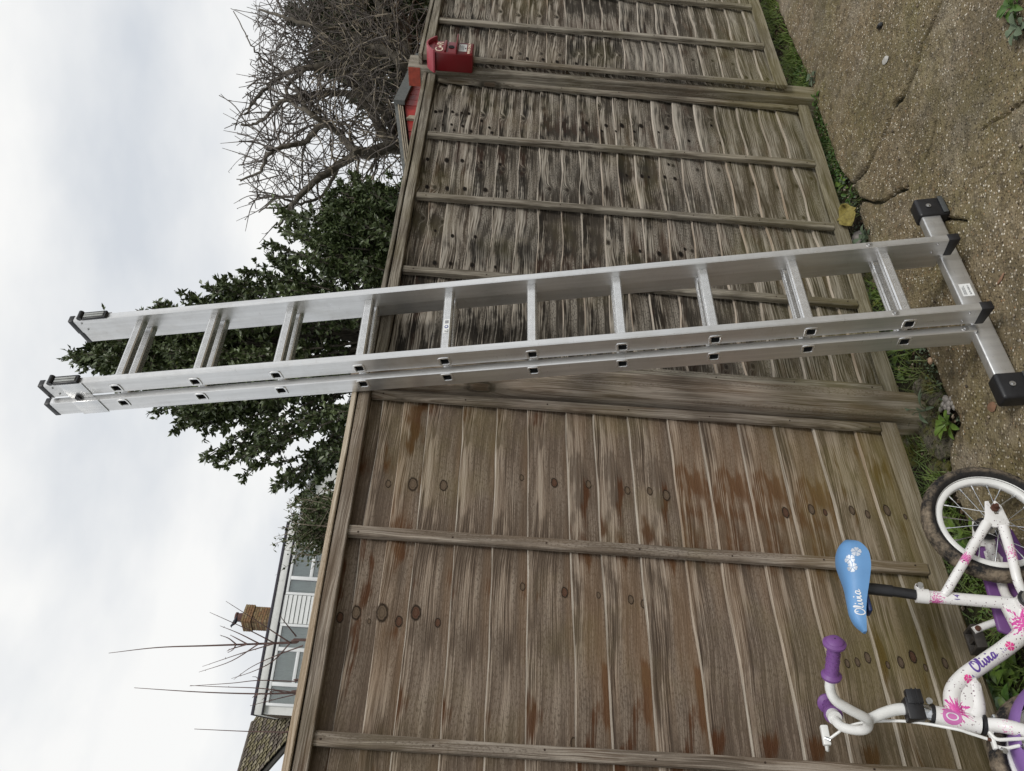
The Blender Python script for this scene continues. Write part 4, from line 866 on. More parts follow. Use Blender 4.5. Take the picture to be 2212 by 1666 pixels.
# ---------------- tall holly-like evergreen
HY = 6.0
def D3(x, y, Y): return dep(x, y, Y)
HC = [(185, 905, 0.05), (230, 905, .16), (300, 905, .32), (400, 885, .50), (500, 880, .72), (600, 885, 1.00), (700, 915, 1.28), (800, 930, 1.42), (900, 935, 1.50)]
hz = np.array([D3(a, 1666-u, HY)[2] for a, u, r in HC])[::-1]; hx = np.array([D3(a, 1666-u, HY)[0] for a, u, r in HC])[::-1]; hr = np.array([r for a, u, r in HC])[::-1]
TH = thing('evergreen_tree', 'tall dark green holly tree rising behind the fence and the ladder', 'tree', (hx[0], HY, -.1))
def holly(TH, nsh, zc, xc, rc, Y0, zmin, seed, lm, ll=.050, lw_=.026, dens=1.0, yscale=.8):
    r_ = np.random.default_rng(seed); segs = []; C_ = []; Dd = []; inv = np.array([TH.location[0], TH.location[1], TH.location[2]])
    for i in range(nsh):
        z1 = zmin+(zc[-1]-zmin)*(r_.random()**.82); R = np.interp(z1, zc, rc); a = r_.random()*6.283; q = r_.uniform(.50, 1.0)**.8
        spike = r_.uniform(-.04, .17) if r_.random() < .5 else 0
        tip = np.array([np.interp(z1, zc, xc)+math.cos(a)*R*q, Y0+math.sin(a)*R*q*yscale, z1+spike])
        zb = max(.8, z1-r_.uniform(.35, .8)-R*.55); base = np.array([np.interp(zb, zc, xc)+math.cos(a)*R*q*.25, Y0+math.sin(a)*R*q*.2, zb])
        mid = base*.4+tip*.6; mid[2] -= .10*R+.02; P_ = smooth_path([base, mid, tip], 7); P_ = np.array(P_)
        n = len(P_)
        for k in range(n-1): segs.append([*P_[k], .012*(1-k/n)+.0025, *P_[k+1], .012*(1-(k+1)/n)+.0025])
        L = np.linalg.norm(np.diff(P_, axis=0), axis=1).sum(); ntw = int(15*L*dens)+4
        for j in range(ntw):
            s_ = r_.uniform(.28, 1.0); k = min(int(s_*(n-1)), n-2); p = P_[k]+(P_[k+1]-P_[k])*(s_*(n-1)-k); ax = P_[k+1]-P_[k]; ax /= np.linalg.norm(ax)
            d = ax*.9+r_.normal(size=3)*.62; d[2] += .25; d /= np.linalg.norm(d); tl = r_.uniform(.07, .24)*(1.15-.6*s_); e_ = p+d*tl
            segs.append([*p, .003, *e_, .0015]); m_ = int(tl*72)+3
            t_ = r_.random(m_)[:, None]; C_.append(p+(e_-p)*t_); Dd.append(d*.7+r_.normal(size=(m_, 3))*.75)
        m_ = int(L*52)+4; t_ = np.sort(r_.uniform(.35, 1.02, m_)); ii = np.clip((t_*(n-1)).astype(int), 0, n-2); C_.append(P_[ii]+(P_[ii+1]-P_[ii])*(t_*(n-1)-ii)[:, None]); Dd.append((P_[ii+1]-P_[ii])*9+r_.normal(size=(m_, 3))*.8)
    C_ = np.concatenate(C_)-inv; Dd = np.concatenate(Dd); S_ = np.array(segs); S_[:, 0:3] -= inv; S_[:, 4:7] -= inv
    V, F = many_tubes(S_, 4); tag(fast_mesh('branches', V, F, BARK, TH, True), kind='stuff')
    tag(leaves(C_, Dd, ll, lw_, 'foliage', lm, TH), kind='stuff'); return len(C_)
HOLLY = leaf_mat('dark_holly_leaf', (.034, .050, .020), (.100, .128, .052), .38, (.10, .11, .02), .45)
nl = holly(TH, 290, hz, hx, hr, HY, 1.55, 3, HOLLY)
m = MB(); m.tube(smooth_path([(0, 0, -.2), (.03, 0, 1.2), (-.02, .03, 2.4), (0, 0, 3.6)], 6), list(np.linspace(.09, .02, 19)), 12); m.build('trunk', BARK, TH, True)
# explicit feathery tips that break the outline
tips = [(612, 462), (570, 543), (494, 600), (442, 612), (376, 628), (330, 650), (292, 668), (205, 722), (186, 765), (392, 893), (372, 932), (440, 990), (520, 1038), (592, 1066), (640, 1085), (700, 420), (745, 400), (660, 455), (480, 890), (405, 905)]
C_, Dd, segs = [], [], []; TB = thing('evergreen_tree', '', '') if False else None
loc = np.array(TH.location)
for (tx, ty) in tips:
    for rep in range(3):
        tip = D3(tx+rng.uniform(0, 35)*rep, ty+rng.uniform(-14, 14)*rep, HY+rng.uniform(-.25, .25)); cz = tip[2]-rng.uniform(.45, .65); base = np.array([np.interp(cz, hz, hx)*.55+tip[0]*.45, HY, cz]); mid = (base+tip)/2-[0, 0, .05]
        P_ = np.array(smooth_path([base, mid, tip], 7)); n = len(P_)
        for k in range(n-1): segs.append([*P_[k], .009*(1-k/n)+.002, *P_[k+1], .009*(1-(k+1)/n)+.002])
        for j in range(15):
            s_ = rng.uniform(.3, .97); k = min(int(s_*(n-1)), n-2); p = P_[k]; ax = P_[k+1]-P_[k]; ax /= np.linalg.norm(ax); d = ax+rng.normal(size=3)*.5; d /= np.linalg.norm(d); tl = rng.uniform(.05, .15)*(1.2-s_*.7); e_ = p+d*tl
            segs.append([*p, .0028, *e_, .0014]); m_ = 11; C_.append(p+(e_-p)*rng.random(m_)[:, None]); Dd.append(d*.7+rng.normal(size=(m_, 3))*.7)
        m_ = 34; t_ = rng.uniform(.3, 1.0, m_); ii = np.clip((t_*(n-1)).astype(int), 0, n-2); C_.append(P_[ii]); Dd.append((P_[ii+1]-P_[ii])*9+rng.normal(size=(m_, 3))*.7)
S_ = np.array(segs); S_[:, 0:3] -= loc; S_[:, 4:7] -= loc; V, F = many_tubes(S_, 4); tag(fast_mesh('shoots', V, F, BARK, TH, True), kind='stuff'); tag(leaves(np.concatenate(C_)-loc, np.concatenate(Dd), .05, .025, 'shoot_leaves', HOLLY, TH), kind='stuff')
# ---------------- bare contorted tree, with limbs read off the photograph's layout
TW_Y = 7.0
TT = thing('bare_tree', 'bare grey tree with a dense tangle of curling twigs behind the red shed', 'tree', (2.2, TW_Y, -.1)); tloc = np.array(TT.location)
limbs = [([(1000, 335), (930, 325), (844, 319), (800, 331), (770, 330)], .075, .050), ([(770, 330), (735, 292), (700, 264), (664, 240), (640, 190)], .040, .018), ([(770, 332), (727, 360), (677, 395), (639, 433), (615, 469), (600, 490)], .042, .012),
 ([(700, 264), (656, 307), (615, 316), (580, 335), (560, 372), (520, 392)], .030, .008), ([(844, 319), (800, 240), (735, 150), (660, 148), (610, 165), (560, 205), (530, 250)], .045, .010),
 ([(1000, 150), (900, 150), (872, 146), (850, 120), (800, 95), (740, 70), (690, 60), (620, 40), (560, 20)], .06, .010), ([(660, 148), (620, 190), (640, 230), (690, 245)], .02, .010), ([(844, 319), (850, 290), (835, 250), (800, 215), (775, 205), (700, 200), (640, 210), (600, 225), (560, 265), (520, 270)], .05, .010),
 ([(872, 146), (880, 100), (870, 60), (830, 30), (790, -30)], .05, .02), ([(800, 95), (740, 110), (690, 60), (640, -10), (600, -60)], .03, .01), ([(727, 360), (700, 420), (650, 440), (600, 430), (560, 460)], .02, .006), ([(640, 190), (600, 150), (560, 120), (540, 90), (505, 25)], .012, .004)]
segs = []; starts = []
for pts, r0, r1 in limbs:
    yy_ = TW_Y+rng.uniform(-.2, .3); p3 = [D3(a, b, yy_+.12*math.sin(i*1.7)) for i, (a, b) in enumerate(pts)]; P_ = np.array(smooth_path(p3, 6)); P_ += rng.normal(size=P_.shape)*.006; n = len(P_); rr_ = np.linspace(r0, r1, n)
    m = MB(); m.tube(P_-tloc, list(rr_), 10); m.build('branch', BARK, TT, True)
    for k in range(n-1): starts.append((P_[k], (P_[k+1]-P_[k]), rr_[k]))
segs = []
m = MB(); m.tube(smooth_path([np.array([2.35, TW_Y+.1, -.3])-tloc, np.array([2.2, TW_Y, 1.2])-tloc, D3(930, 325, TW_Y)-tloc], 6), list(np.linspace(.11, .07, 13)), 12); m.build('trunk', BARK, TT, True)
def inside(p, g=1.0):
    q = (p-EYE); z = q @ cF; u = 833+FPX*(q @ cR)/z; v_ = 1106-FPX*(q @ cU)/z
    top = np.interp(u, [1150, 1180, 1240, 1300, 1400, 1480, 1560, 1700, 2200], [760, 640, 545, 515, 510, 535, 560, 540, 560])
    return v_ > top and u > 1160+.0*v_ and v_ < 1010
segs = []
def grow(p, d, L, r, depth):
    n = max(4, int(L/.055)); st = L/n; d = d/np.linalg.norm(d); curl = rng.normal(size=3)*.17; 
    for k in range(n):
        curl = curl*.86+rng.normal(size=3)*.075; d = d+curl+np.array([0, 0, .010]); d /= np.linalg.norm(d); q = p+d*st
        if not inside(q) and rng.random() < .72: return
        r2 = r*(1-.6*(k+1)/n)+.0010; r1 = r*(1-.6*k/n)+.0010; segs.append([*p, r1, *q, r2])
        if depth > 0 and rng.random() < (.35 if depth > 1 else .29):
            s_ = rng.normal(size=3); s_ -= d*(s_ @ d); s_ /= np.linalg.norm(s_)+1e-9; grow(q, d*.55+s_, L*rng.uniform(.35, .7), max(r2*.68, .0018), depth-1)
        elif depth == 0 and rng.random() < .35:
            s_ = rng.normal(size=3); s_ /= np.linalg.norm(s_); segs.append([*q, .0016, *(q+(d*.5+s_)*.022), .0020])
        p = q
for P_, d, r in starts:
    for _ in range(1):
        if rng.random() < .40:
            s_ = rng.normal(size=3); s_[1] *= .6; s_[2] += .15; grow(P_, d/np.linalg.norm(d)*.6+s_, rng.uniform(.35, .95), min(r*.42, .009), 2)
# long straight whips that stand above the crown
for (a0, b0, a1, b1) in ((615, 60, 500, 20), (640, 90, 498, 18), (650, 150, 540, 85), (640, 200, 510, 160), (620, 250, 490, 217), (600, 300, 482, 245), (590, 330, 483, 282), (600, 300, 476, 310), (590, 360, 480, 320), (600, 420, 510, 478), (575, 300, 496, 235), (615, 425, 505, 440), (560, 420, 530, 500), (600, 480, 560, 525), (600, 380, 515, 400), (660, 110, 560, 70), (670, 60, 590, 10), (650, 180, 545, 150)):
    yy_ = TW_Y+rng.uniform(-.3, .3); p = D3(a0, b0, yy_); q = D3(a1, b1, yy_+rng.uniform(-.1, .1)); P_ = np.array(smooth_path([p, (p+q)/2+rng.normal(size=3)*.03, q], 6)); n = len(P_)
    for k in range(n-1):
        segs.append([*P_[k], .0058*(1-k/n)+.0016, *P_[k+1], .0058*(1-(k+1)/n)+.0016])
        if rng.random() < .5: s_ = rng.normal(size=3); grow(P_[k], (q-p)/np.linalg.norm(q-p)+s_*.45, rng.uniform(.1, .3), .0028, 0)
# thick undergrowth of vines low down, seen between the limbs
for i in range(130):
    a = rng.uniform(690, 900); b = rng.uniform(-120, 330)
    if b > 150 and a < 830 and rng.random() < .85: continue
    p = D3(a, b, TW_Y+rng.uniform(-.35, .35)); s_ = rng.normal(size=3); s_[2] = abs(s_[2])*1.3-.3; grow(p, s_, rng.uniform(.5, 1.3), .006, 1)
print('twig segs', len(segs))
S_ = np.array(segs); S_[:, 0:3] -= tloc; S_[:, 4:7] -= tloc
pale = rng.random(len(S_)) < .30; zz = S_[:, 2]; pale &= zz < np.percentile(zz, 60)
V, F = many_tubes(S_[~pale], 4); tag(fast_mesh('twigs', V, F, TWIG, TT), kind='stuff'); V, F = many_tubes(S_[pale], 4); tag(fast_mesh('pale_twigs', V, F, PALETW, TT), kind='stuff')
# ---------------- ivy / evergreen mass behind the tangle and right of the holly
def bush(name, label, cat, blobs, Y, nleaf, lm, ll, lwd, twigm=BARK):
    c0 = D3(blobs[0][0], blobs[0][1], Y); T_ = thing(name, label, cat, (c0[0], Y, -.1)); lo = np.array(T_.location); C_ = []; Dd = []; segs = []
    tot = sum(b[2]**2 for b in blobs)
    for bx, by, br in blobs:
        c_ = D3(bx, by, Y); R = br/FPX*Y; n = int(nleaf*br*br/tot); ncl = max(6, n//45)
        for j in range(ncl):
            d = rng.normal(size=3); d /= np.linalg.norm(d); d[1] *= .8; cc = c_+d*R*rng.uniform(.15, 1.0)**.5*rng.uniform(.8, 1.06); m_ = n//ncl
            dd = d+np.array([0, 0, .55])+rng.normal(size=3)*.3; dd /= np.linalg.norm(dd); tl = rng.uniform(.08, .22)*R*1.6; C_.append(cc+dd*tl*rng.uniform(-.5, .6, m_)[:, None]+rng.normal(size=(m_, 3))*.035*R*1.7); Dd.append(dd*.6+rng.normal(size=(m_, 3))*.75)
            segs.append([*(cc-dd*tl*1.2), .004, *(cc+dd*tl*.6), .0015]); segs.append([*(c_-np.array([0, 0, R*.6])), .012, *(cc-dd*tl*1.2), .004])
    S_ = np.array(segs); S_[:, 0:3] -= lo; S_[:, 4:7] -= lo; V, F = many_tubes(S_, 4); tag(fast_mesh('branches', V, F, twigm, T_, True), kind='stuff')
    tag(leaves(np.concatenate(C_)-lo, np.concatenate(Dd), ll, lwd, 'foliage', lm, T_), kind='stuff'); 
    m = MB(); m.tube([(0, 0, -.2), (.02, 0, .6), (0, 0, max(.7, c0[2]-.2))], [.06, .05, .03], 10); m.build('trunk', BARK, T_, True); return T_
IVY = leaf_mat('dark_ivy_leaf', (.022, .030, .014), (.055, .066, .028), .45, None, .35); PRIV = leaf_mat('mid_green_evergreen_leaf', (.032, .050, .018), (.075, .10, .036), .5, (.10, .10, .03), .3)
bush('ivy_thicket', 'dark ivy thicket filling the back of the bare tangled tree', 'ivy', [(800, 60, 130), (860, 200, 90), (720, 90, 80), (880, 20, 110), (780, -60, 120), (680, 20, 60), (845, 260, 45), (760, 150, 60)], 8.3, 26000, IVY, .060, .036)
bush('evergreen_bush', 'rounded mid green bush between the bare tree and the holly', 'bush', [(800, 470, 75), (760, 430, 55), (845, 430, 50), (840, 510, 70), (735, 480, 50), (790, 540, 80), (730, 540, 60), (860, 570, 60)], 5.6, 20000, PRIV, .036, .018)
# ---------------- small firethorn with long sprays
FT = thing('thorny_shrub', 'small olive green shrub with thin arching sprays in front of the white house', 'shrub', (*D3(720, 1130, 3.6)[:2], -.1)); lo = np.array(FT.location); C_ = []; Dd = []; segs = []
for i in range(120):
    a1, b1 = rng.uniform(612, 700), rng.uniform(1075, 1200)
    if i < 12: a1, b1 = [(583, 1178), (592, 1160), (618, 1085), (612, 1100), (650, 1212), (640, 1225), (600, 1140), (625, 1120), (655, 1080), (660, 1225), (672, 1230), (610, 1170)][i]
    p = D3(735+rng.uniform(-15, 15), 1125+rng.uniform(-45, 55), 3.6+rng.uniform(-.12, .25)); q = D3(a1, b1, 3.6+rng.uniform(-.15, .25)); P_ = np.array(smooth_path([p, (p+q)/2+rng.normal(size=3)*.035, q], 6)); n = len(P_)
    for k in range(n-1): segs.append([*P_[k], .0022*(1-k/n)+.0008, *P_[k+1], .0022*(1-(k+1)/n)+.0008])
    m_ = 34 if i > 11 else 24; t_ = rng.uniform(.1, 1, m_); ii = np.clip((t_*(n-1)).astype(int), 0, n-2); C_.append(P_[ii]+rng.normal(size=(m_, 3))*.006); Dd.append((P_[ii+1]-P_[ii])*12+rng.normal(size=(m_, 3))*.8)
    if i % 4 == 0: 
        for _ in range(4): s_ = rng.normal(size=3)*.05; k = rng.integers(1, n-1); segs.append([*P_[k], .0012, *(P_[k]+s_), .0006]); C_.append(P_[k]+s_*rng.random(5)[:, None]); Dd.append(rng.normal(size=(5, 3)))
S_ = np.array(segs); S_[:, 0:3] -= lo; S_[:, 4:7] -= lo; V, F = many_tubes(S_, 4); tag(fast_mesh('sprays', V, F, PALETW, FT), kind='stuff')
tag(leaves(np.concatenate(C_)-lo, np.concatenate(Dd), .023, .0105, 'foliage', leaf_mat('olive_green_leaf', (.03, .045, .015), (.075, .095, .035), .5, (.16, .13, .04), .3, 60), FT), kind='stuff')
m = MB(); m.tube([(0, 0, -.1), (.02, 0, 1.0), (0, 0, 1.8)], [.02, .016, .010], 8); m.build('stem', BARK, FT, True)
# ---------------- bare saplings
def sapling(label, Y, main, twigs, r0):
    b = D3(*main[0], Y); T_ = thing('bare_sapling', label, 'sapling', (b[0], Y, -.1), 0, 'bare saplings behind the fence'); lo = np.array(T_.location)
    P_ = np.array(smooth_path([np.array([b[0]+.02, Y, -.2])]+[D3(a, c, Y+.01*i) for i, (a, c) in enumerate(main)], 6))-lo; n = len(P_); m = MB(); m.tube(P_, list(np.linspace(r0, .0016, n)), 8); m.build('stem', REDTWIG, T_, True)
    for tw in twigs:
        dy = rng.uniform(-.12, .12); q = [D3(tw[0][0], tw[0][1], Y)]+[D3(a, c, Y+dy*(i+1)/len(tw)) for i, (a, c) in enumerate(tw[1:])]; q = np.array(smooth_path(q, 5) if len(q) > 2 else smooth_path([q[0], (q[0]+q[1])/2+rng.normal(size=3)*.008, q[1]], 5))-lo
        m = MB(); m.tube(q, list(np.linspace(r0*.42, .0013, len(q))), 6)
        for k in range(1, len(q)-1, 2): s_ = rng.normal(size=3)*.004; m.tube([q[k]-s_*.3, q[k]+s_], [.0024, .0012], 5)
        m.build('twig', REDTWIG, T_, True)
sapling('tallest bare sapling, with paired side twigs across the left window of the white house', 5.0, [(720, 1385), (640, 1388), (560, 1391), (450, 1395), (340, 1399), (235, 1411)],
 [[(627, 1389), (560, 1345), (488, 1299)], [(627, 1389), (590, 1428), (548, 1450), (500, 1466)], [(594, 1390), (535, 1360), (453, 1323)], [(594, 1390), (520, 1412), (437, 1440)], [(559, 1390), (515, 1368), (475, 1352)], [(559, 1391), (500, 1428), (430, 1452)], [(535, 1392), (507, 1377), (497, 1372)], [(535, 1392), (500, 1402), (490, 1407)], [(510, 1392), (475, 1372)], [(510, 1392), (492, 1410)], [(640, 1375), (620, 1350), (603, 1328)], [(655, 1395), (600, 1415), (545, 1440), (505, 1468)]], .012)
sapling('bare sapling left of the tallest one, with two close stems', 4.7, [(720, 1497), (640, 1497), (560, 1499), (430, 1495), (290, 1486)], [[(645, 1497), (560, 1487), (480, 1484), (411, 1481)], [(620, 1498), (590, 1493), (566, 1512)], [(640, 1500), (590, 1512), (540, 1525)], [(560, 1499), (545, 1507)], [(590, 1498), (578, 1489)]], .0095)
sapling('shortest bare sapling, a single thin stem by the tiled roof', 4.4, [(720, 1585), (620, 1582), (530, 1580), (420, 1575)], [[(620, 1582), (600, 1590)]], .006)
sapling('slim bare sapling behind the tallest one, rising from the fence top', 5.6, [(720, 1470), (640, 1472), (560, 1470), (500, 1476), (410, 1482)], [[(560, 1470), (545, 1462)]], .006)

# ================================================================== RED SHED
REDW = plain('dark_red_stained_boards', (.30, .022, .016), .5, 0, .4, 8, .001); FELT = plain('grey_green_roofing_felt', (.115, .12, .115), .95, 0, .25, 60, .002)
pk = D3(852, 225, 5.3); rt = D3(884, 157, 5.9); lf = D3(873, 400, 5.0); n2 = None
gdir = np.array([lf[0]-rt[0], lf[1]-rt[1], 0]); 
SH = thing('garden_shed', 'red garden shed with a grey felt roof showing above the fence', 'shed', (pk[0], pk[1], -.1)); sl_ = np.array(SH.location)
g1 = lf-pk; g1f = g1/np.linalg.norm(g1[:2]); lf2 = pk+g1f*.95; g2 = rt-pk; rt2 = pk+g2/np.linalg.norm(g2[:2])*1.2
back = np.array([.35, .94, 0]); pkb, lfb, rtb = pk+back*1.8, lf2+back*1.8, rt2+back*1.8
def quad_slab(pts, th, name, mat, parent, lo, up_=None):
    p = [np.array(q, float)-lo for q in pts]; nrm = np.cross(p[1]-p[0], p[2]-p[0]); nrm /= np.linalg.norm(nrm); v = p+[q-nrm*th for q in p]
    m = MB(); n = len(p); m.add(v, [tuple(range(n)), tuple(range(2*n-1, n-1, -1))]+[(i, i+n, (i+1) % n+n, (i+1) % n) for i in range(n)]); return m.build(name, mat, parent)
r1 = quad_slab([lf2, pk, pkb, lfb], .022, 'roof', FELT, SH, sl_); quad_slab([pk, rt2, rtb, pkb], .022, 'roof', FELT, SH, sl_)
dn = np.array([0, 0, -1.]); inset = back*.07
def fascia(a, b, off, h, th, nm, mt): 
    d = np.array([-back[0], -back[1], 0])*th; quad_slab([a+dn*off+d, b+dn*off+d, b+dn*(off+h)+d, a+dn*(off+h)+d], th, nm, mt, SH, sl_)
for i in range(3): fascia(lf2, pk, .024+i*.013, .009, .012-.003*i, 'fascia_board', W_PALE if False else plain('pale_weathered_edge', (.33, .28, .21), .8, 0, .3, 20))
fascia(pk, rt2, .0, .075, .030, 'felt_edge', FELT)
inset = back*.02; base_l, base_r = lf2+dn*.07+inset, rt2+dn*.07+inset; bl0, br0, pk0 = np.array([base_l[0], base_l[1], 0]), np.array([base_r[0], base_r[1], 0]), pk+dn*.07+inset
def wall_boards(a, b, name):      # vertical tongue-and-groove boards between two corners
    d = (b-a); L = np.linalg.norm(d[:2]); n = int(L/.11)
    for i in range(n):
        p, q = a+d*(i/n), a+d*((i+.94)/n); quad_slab([np.array([p[0], p[1], .0]), np.array([q[0], q[1], .0]), q, p], .014, name, REDW, SH, sl_)
wall_boards(base_l, pk0, 'wall_board'); wall_boards(pk0, base_r, 'wall_board')
quad_slab([np.array([base_r[0], base_r[1], 0]), np.array([(base_r+back*1.7)[0], (base_r+back*1.7)[1], 0]), base_r+back*1.7, base_r], .02, 'side_wall', REDW, SH, sl_)
quad_slab([np.array([(base_l+back*1.7)[0], (base_l+back*1.7)[1], 0]), np.array([base_l[0], base_l[1], 0]), base_l, base_l+back*1.7], .02, 'side_wall', REDW, SH, sl_)
mm = .5*(pk0+base_l); ww = pk0+g1f*.12
quad_slab([np.array([ww[0], ww[1], .0])-back*.03, np.array([ww[0]+.03, ww[1]+.02, 0])-back*.03, ww+np.array([.03, .02, -.02])-back*.03, ww-back*.03], .02, 'corner_strip', plain('pale_weathered_strip', (.33, .28, .21), .8, 0, .3, 20), SH, sl_)

# ================================================================== HOUSES
hd = np.array([.896, .444, 0]); hd /= np.linalg.norm(hd); hn = np.array([hd[1], -hd[0], 0]); HZ = 20.0
hc = dep(545, 1541, HZ); hc0 = np.array([hc[0], hc[1], 0])
def hs(x, y): q = hit(x, y, hc0, hn); return float((q-hc0) @ hd), float(q[2])
HSE = thing('white_house', 'white two-storey house with flat dark-edged roof and a brick chimney', 'house', (hc0[0], hc0[1], 0), math.atan2(hd[1], hd[0]))
t = NT('aged_white_render'); P = t.pos(); c = t.ramp(t.noise(P, 1.2, 6, .7), [(.3, (.62, .62, .60)), (.6, (.76, .76, .74))]); c = t.mix(t.math('MULTIPLY', t.ramp(t.noise(P, 2.6, 6, .7), [(.58, 0.0), (.72, 1.0)]), .45), c, (.25, .25, .235)); RENDER = t.done(c, .8)
UPVC = plain('white_upvc', (.72, .73, .73), .35, 0, .05, 3); CLAD = plain('white_cladding', (.62, .63, .62), .45, 0, .07, 2); ROOFE = plain('dark_roof_edge', (.035, .03, .045), .6, 0, .3, 3)
t = NT('window_glass'); t.b.inputs['Base Color'].default_value = (.05, .06, .06, 1); gl = t.n.new('ShaderNodeBsdfTransparent'); gs = t.n.new('ShaderNodeBsdfGlossy'); gs.inputs['Roughness'].default_value = .03
fr = t.n.new('ShaderNodeFresnel'); fr.inputs[0].default_value = 1.5; mxs = t.n.new('ShaderNodeMixShader'); t.l.new(t.math('ADD', t.math('MULTIPLY', fr.outputs[0], 1.0), .10), mxs.inputs[0]); t.l.new(gl.outputs[0], mxs.inputs[1]); t.l.new(gs.outputs[0], mxs.inputs[2]); t.l.new(mxs.outputs[0], t.o.inputs[0]); gl.inputs[0].default_value = (.86, .90, .89, 1); GLASS = t.m
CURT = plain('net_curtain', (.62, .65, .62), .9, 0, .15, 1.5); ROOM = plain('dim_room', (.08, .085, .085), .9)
EZ = hs(548, 1530)[1]
sA = 0.0; HLEN = hs(612, 1128)[0]
tops = [hs(536, 1530), hs(598, 1260), hs(631, 1120)]; zt_ = float(np.mean([q[1] for q in tops])); bandb = [hs(572, 1500), hs(619, 1280), hs(583, 1450)]; zb_ = float(np.mean([q[1] for q in bandb]))
print('house', tops, bandb, zt_, zb_)
def hbox(name, s0, s1, y0, y1, z0, z1, mat, bevel=0, parent=None): m = MB(); m.box(s0, s1, y0, y1, z0, z1); return m.build(name, mat, parent or HSE, bevel=bevel)
# local frame: x along facade, y away from camera, z up
hbox('roof', -.05, HLEN, -.075, 8.2, zt_-.06, zt_+.01, ROOFE, .01)
hbox('fascia', -.03, HLEN-.04, -.055, 8.15, zb_+.022, zt_-.062, RENDER, .01)
hbox('fascia_shadow_batten', -.02, HLEN-.1, -.045, 8.1, zb_, zb_+.020, ROOFE)
WZ = [hs(*p) for p in ((575, 1405), (588, 1510), (620, 1200), (612, 1250))]
def win(x0, x1, z0, z1, splits, transom=None, curtain=True):
    W = hbox('window_frame', x0, x0+.07, -.03, .06, z0, z1, UPVC, .008)
    hbox('frame_bar', x1-.07, x1, -.03, .06, z0, z1, UPVC, .008, W); hbox('frame_bar', x0+.07, x1-.07, -.03, .06, z1-.07, z1, UPVC, .008, W); hbox('frame_bar', x0+.07, x1-.07, -.03, .06, z0, z0+.07, UPVC, .008, W)
    for s_ in splits: hbox('mullion', s_-.05, s_+.05, -.032, .058, z0+.07, z1-.07, UPVC, .008, W)
    if transom: hbox('transom', transom[0], transom[1], -.031, .057, transom[2]-.045, transom[2]+.045, UPVC, .008, W)
    hbox('window_sill', x0-.05, x1+.05, -.10, .0, z0-.06, z0-.002, UPVC, .008, W)
    ed = [x0+.07]+[q for s_ in splits for q in (s_-.05, s_+.05)]+[x1-.07]
    for i in range(0, len(ed), 2):
        hbox('pane', ed[i], ed[i+1], .012, .018, z0+.07, z1-.07, GLASS, 0, W)
        if curtain:
            nx = 60; xs2 = np.linspace(ed[i]+.005, ed[i+1]-.005, nx); wv_ = wob(int(abs(x0)*100)+i, .022, 9); v = []
            for x_ in xs2: v += [(x_, .10+wv_(x_)+.012*math.sin(x_*46), z0+.05), (x_, .10+wv_(x_)*.8+.012*math.sin(x_*46), z1-.05)]
            pydata('curtain', v, [(2*k, 2*k+2, 2*k+3, 2*k+1) for k in range(nx-1)], CURT, W, True)
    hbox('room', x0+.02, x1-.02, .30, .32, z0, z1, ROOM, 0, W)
def sx_(x, y): return hs(x, y)[0]
# left group and right group, measured on the facade
L0, L1 = sx_(575, 1532), sx_(640, 1268+0)  ; 
lw0, lw1 = sx_(590, 1527), sx_(610, 1273); wtop = zb_-.04; wbot = wtop-1.45
l_s1, l_s2 = sx_(600, 1477), sx_(615, 1333+0)
c1 = [sx_(600, y) for y in (1527, 1482, 1408, 1398, 1345)]
a0 = sx_(590, 1525); a1 = sx_(600, 1478); a2 = sx_(605, 1402); a3 = sx_(615, 1347); 
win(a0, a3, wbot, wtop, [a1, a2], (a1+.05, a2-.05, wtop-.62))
b0 = sx_(640, 1281); b1 = sx_(645, 1245+0); b1 = sx_(640, 1233); b2 = sx_(655, 1165); b3 = sx_(665, 1115); b4 = sx_(668, 1090)
b0 = sx_(630, 1285); b1 = sx_(640, 1249); b2 = sx_(650, 1172); b3 = sx_(660, 1120)
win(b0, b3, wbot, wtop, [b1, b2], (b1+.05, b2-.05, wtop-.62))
print('windows', a0, a1, a2, a3, b0, b1, b2, b3)
nb_ = 14
for i in range(nb_): 
    z1_ = wtop+.03-i*.125; m = MB(); m.prism([(0, z1_), (0, z1_-.118)], 0, 1) if False else None
    mm_ = MB(); mm_.add([(a3+.01, -.012, z1_), (b0-.01, -.012, z1_), (b0-.01, -.034, z1_-.112), (a3+.01, -.034, z1_-.112), (a3+.01, .02, z1_), (b0-.01, .02, z1_), (b0-.01, .02, z1_-.118), (a3+.01, .02, z1_-.118)], [(0, 1, 2, 3), (4, 7, 6, 5), (0, 4, 5, 1), (3, 2, 6, 7), (0, 3, 7, 4), (1, 5, 6, 2)]); mm_.build('cladding_board', CLAD, HSE)
def hwall(s0, s1, z0, z1, mat=RENDER): hbox('wall', s0, s1, .06, .30, z0, z1, mat)
hwall(0, a0, 0, zb_); hwall(a3, b0, 0, zb_); hwall(b3, HLEN-.3, 0, zb_); hwall(a0, a3, wtop, zb_); hwall(b0, b3, wtop, zb_); hwall(a0, a3, 0, wbot-.06); hwall(b0, b3, 0, wbot-.06)
t = NT('dark_brown_brick_wall'); P = t.obj(); bt = t.node('ShaderNodeTexBrick'); t.l.new(t.comb(t.sep(P)[1], t.sep(P)[2]), bt.inputs['Vector']); bt.inputs['Scale'].default_value = 4.4; bt.inputs['Color1'].default_value = (.10, .07, .045, 1); bt.inputs['Color2'].default_value = (.16, .12, .08, 1); bt.inputs['Mortar'].default_value = (.05, .045, .04, 1); BRW = t.done(bt.outputs[0], .9)
hbox('side_wall', -.02, .22, .301, 7.9, 0, zb_, BRW); hbox('back_wall', .22, HLEN-.3, 7.6, 7.9, 0, zb_, BRW); hbox('side_wall', HLEN-.3, HLEN-.05, .301, 7.6, 0, zb_, BRW)
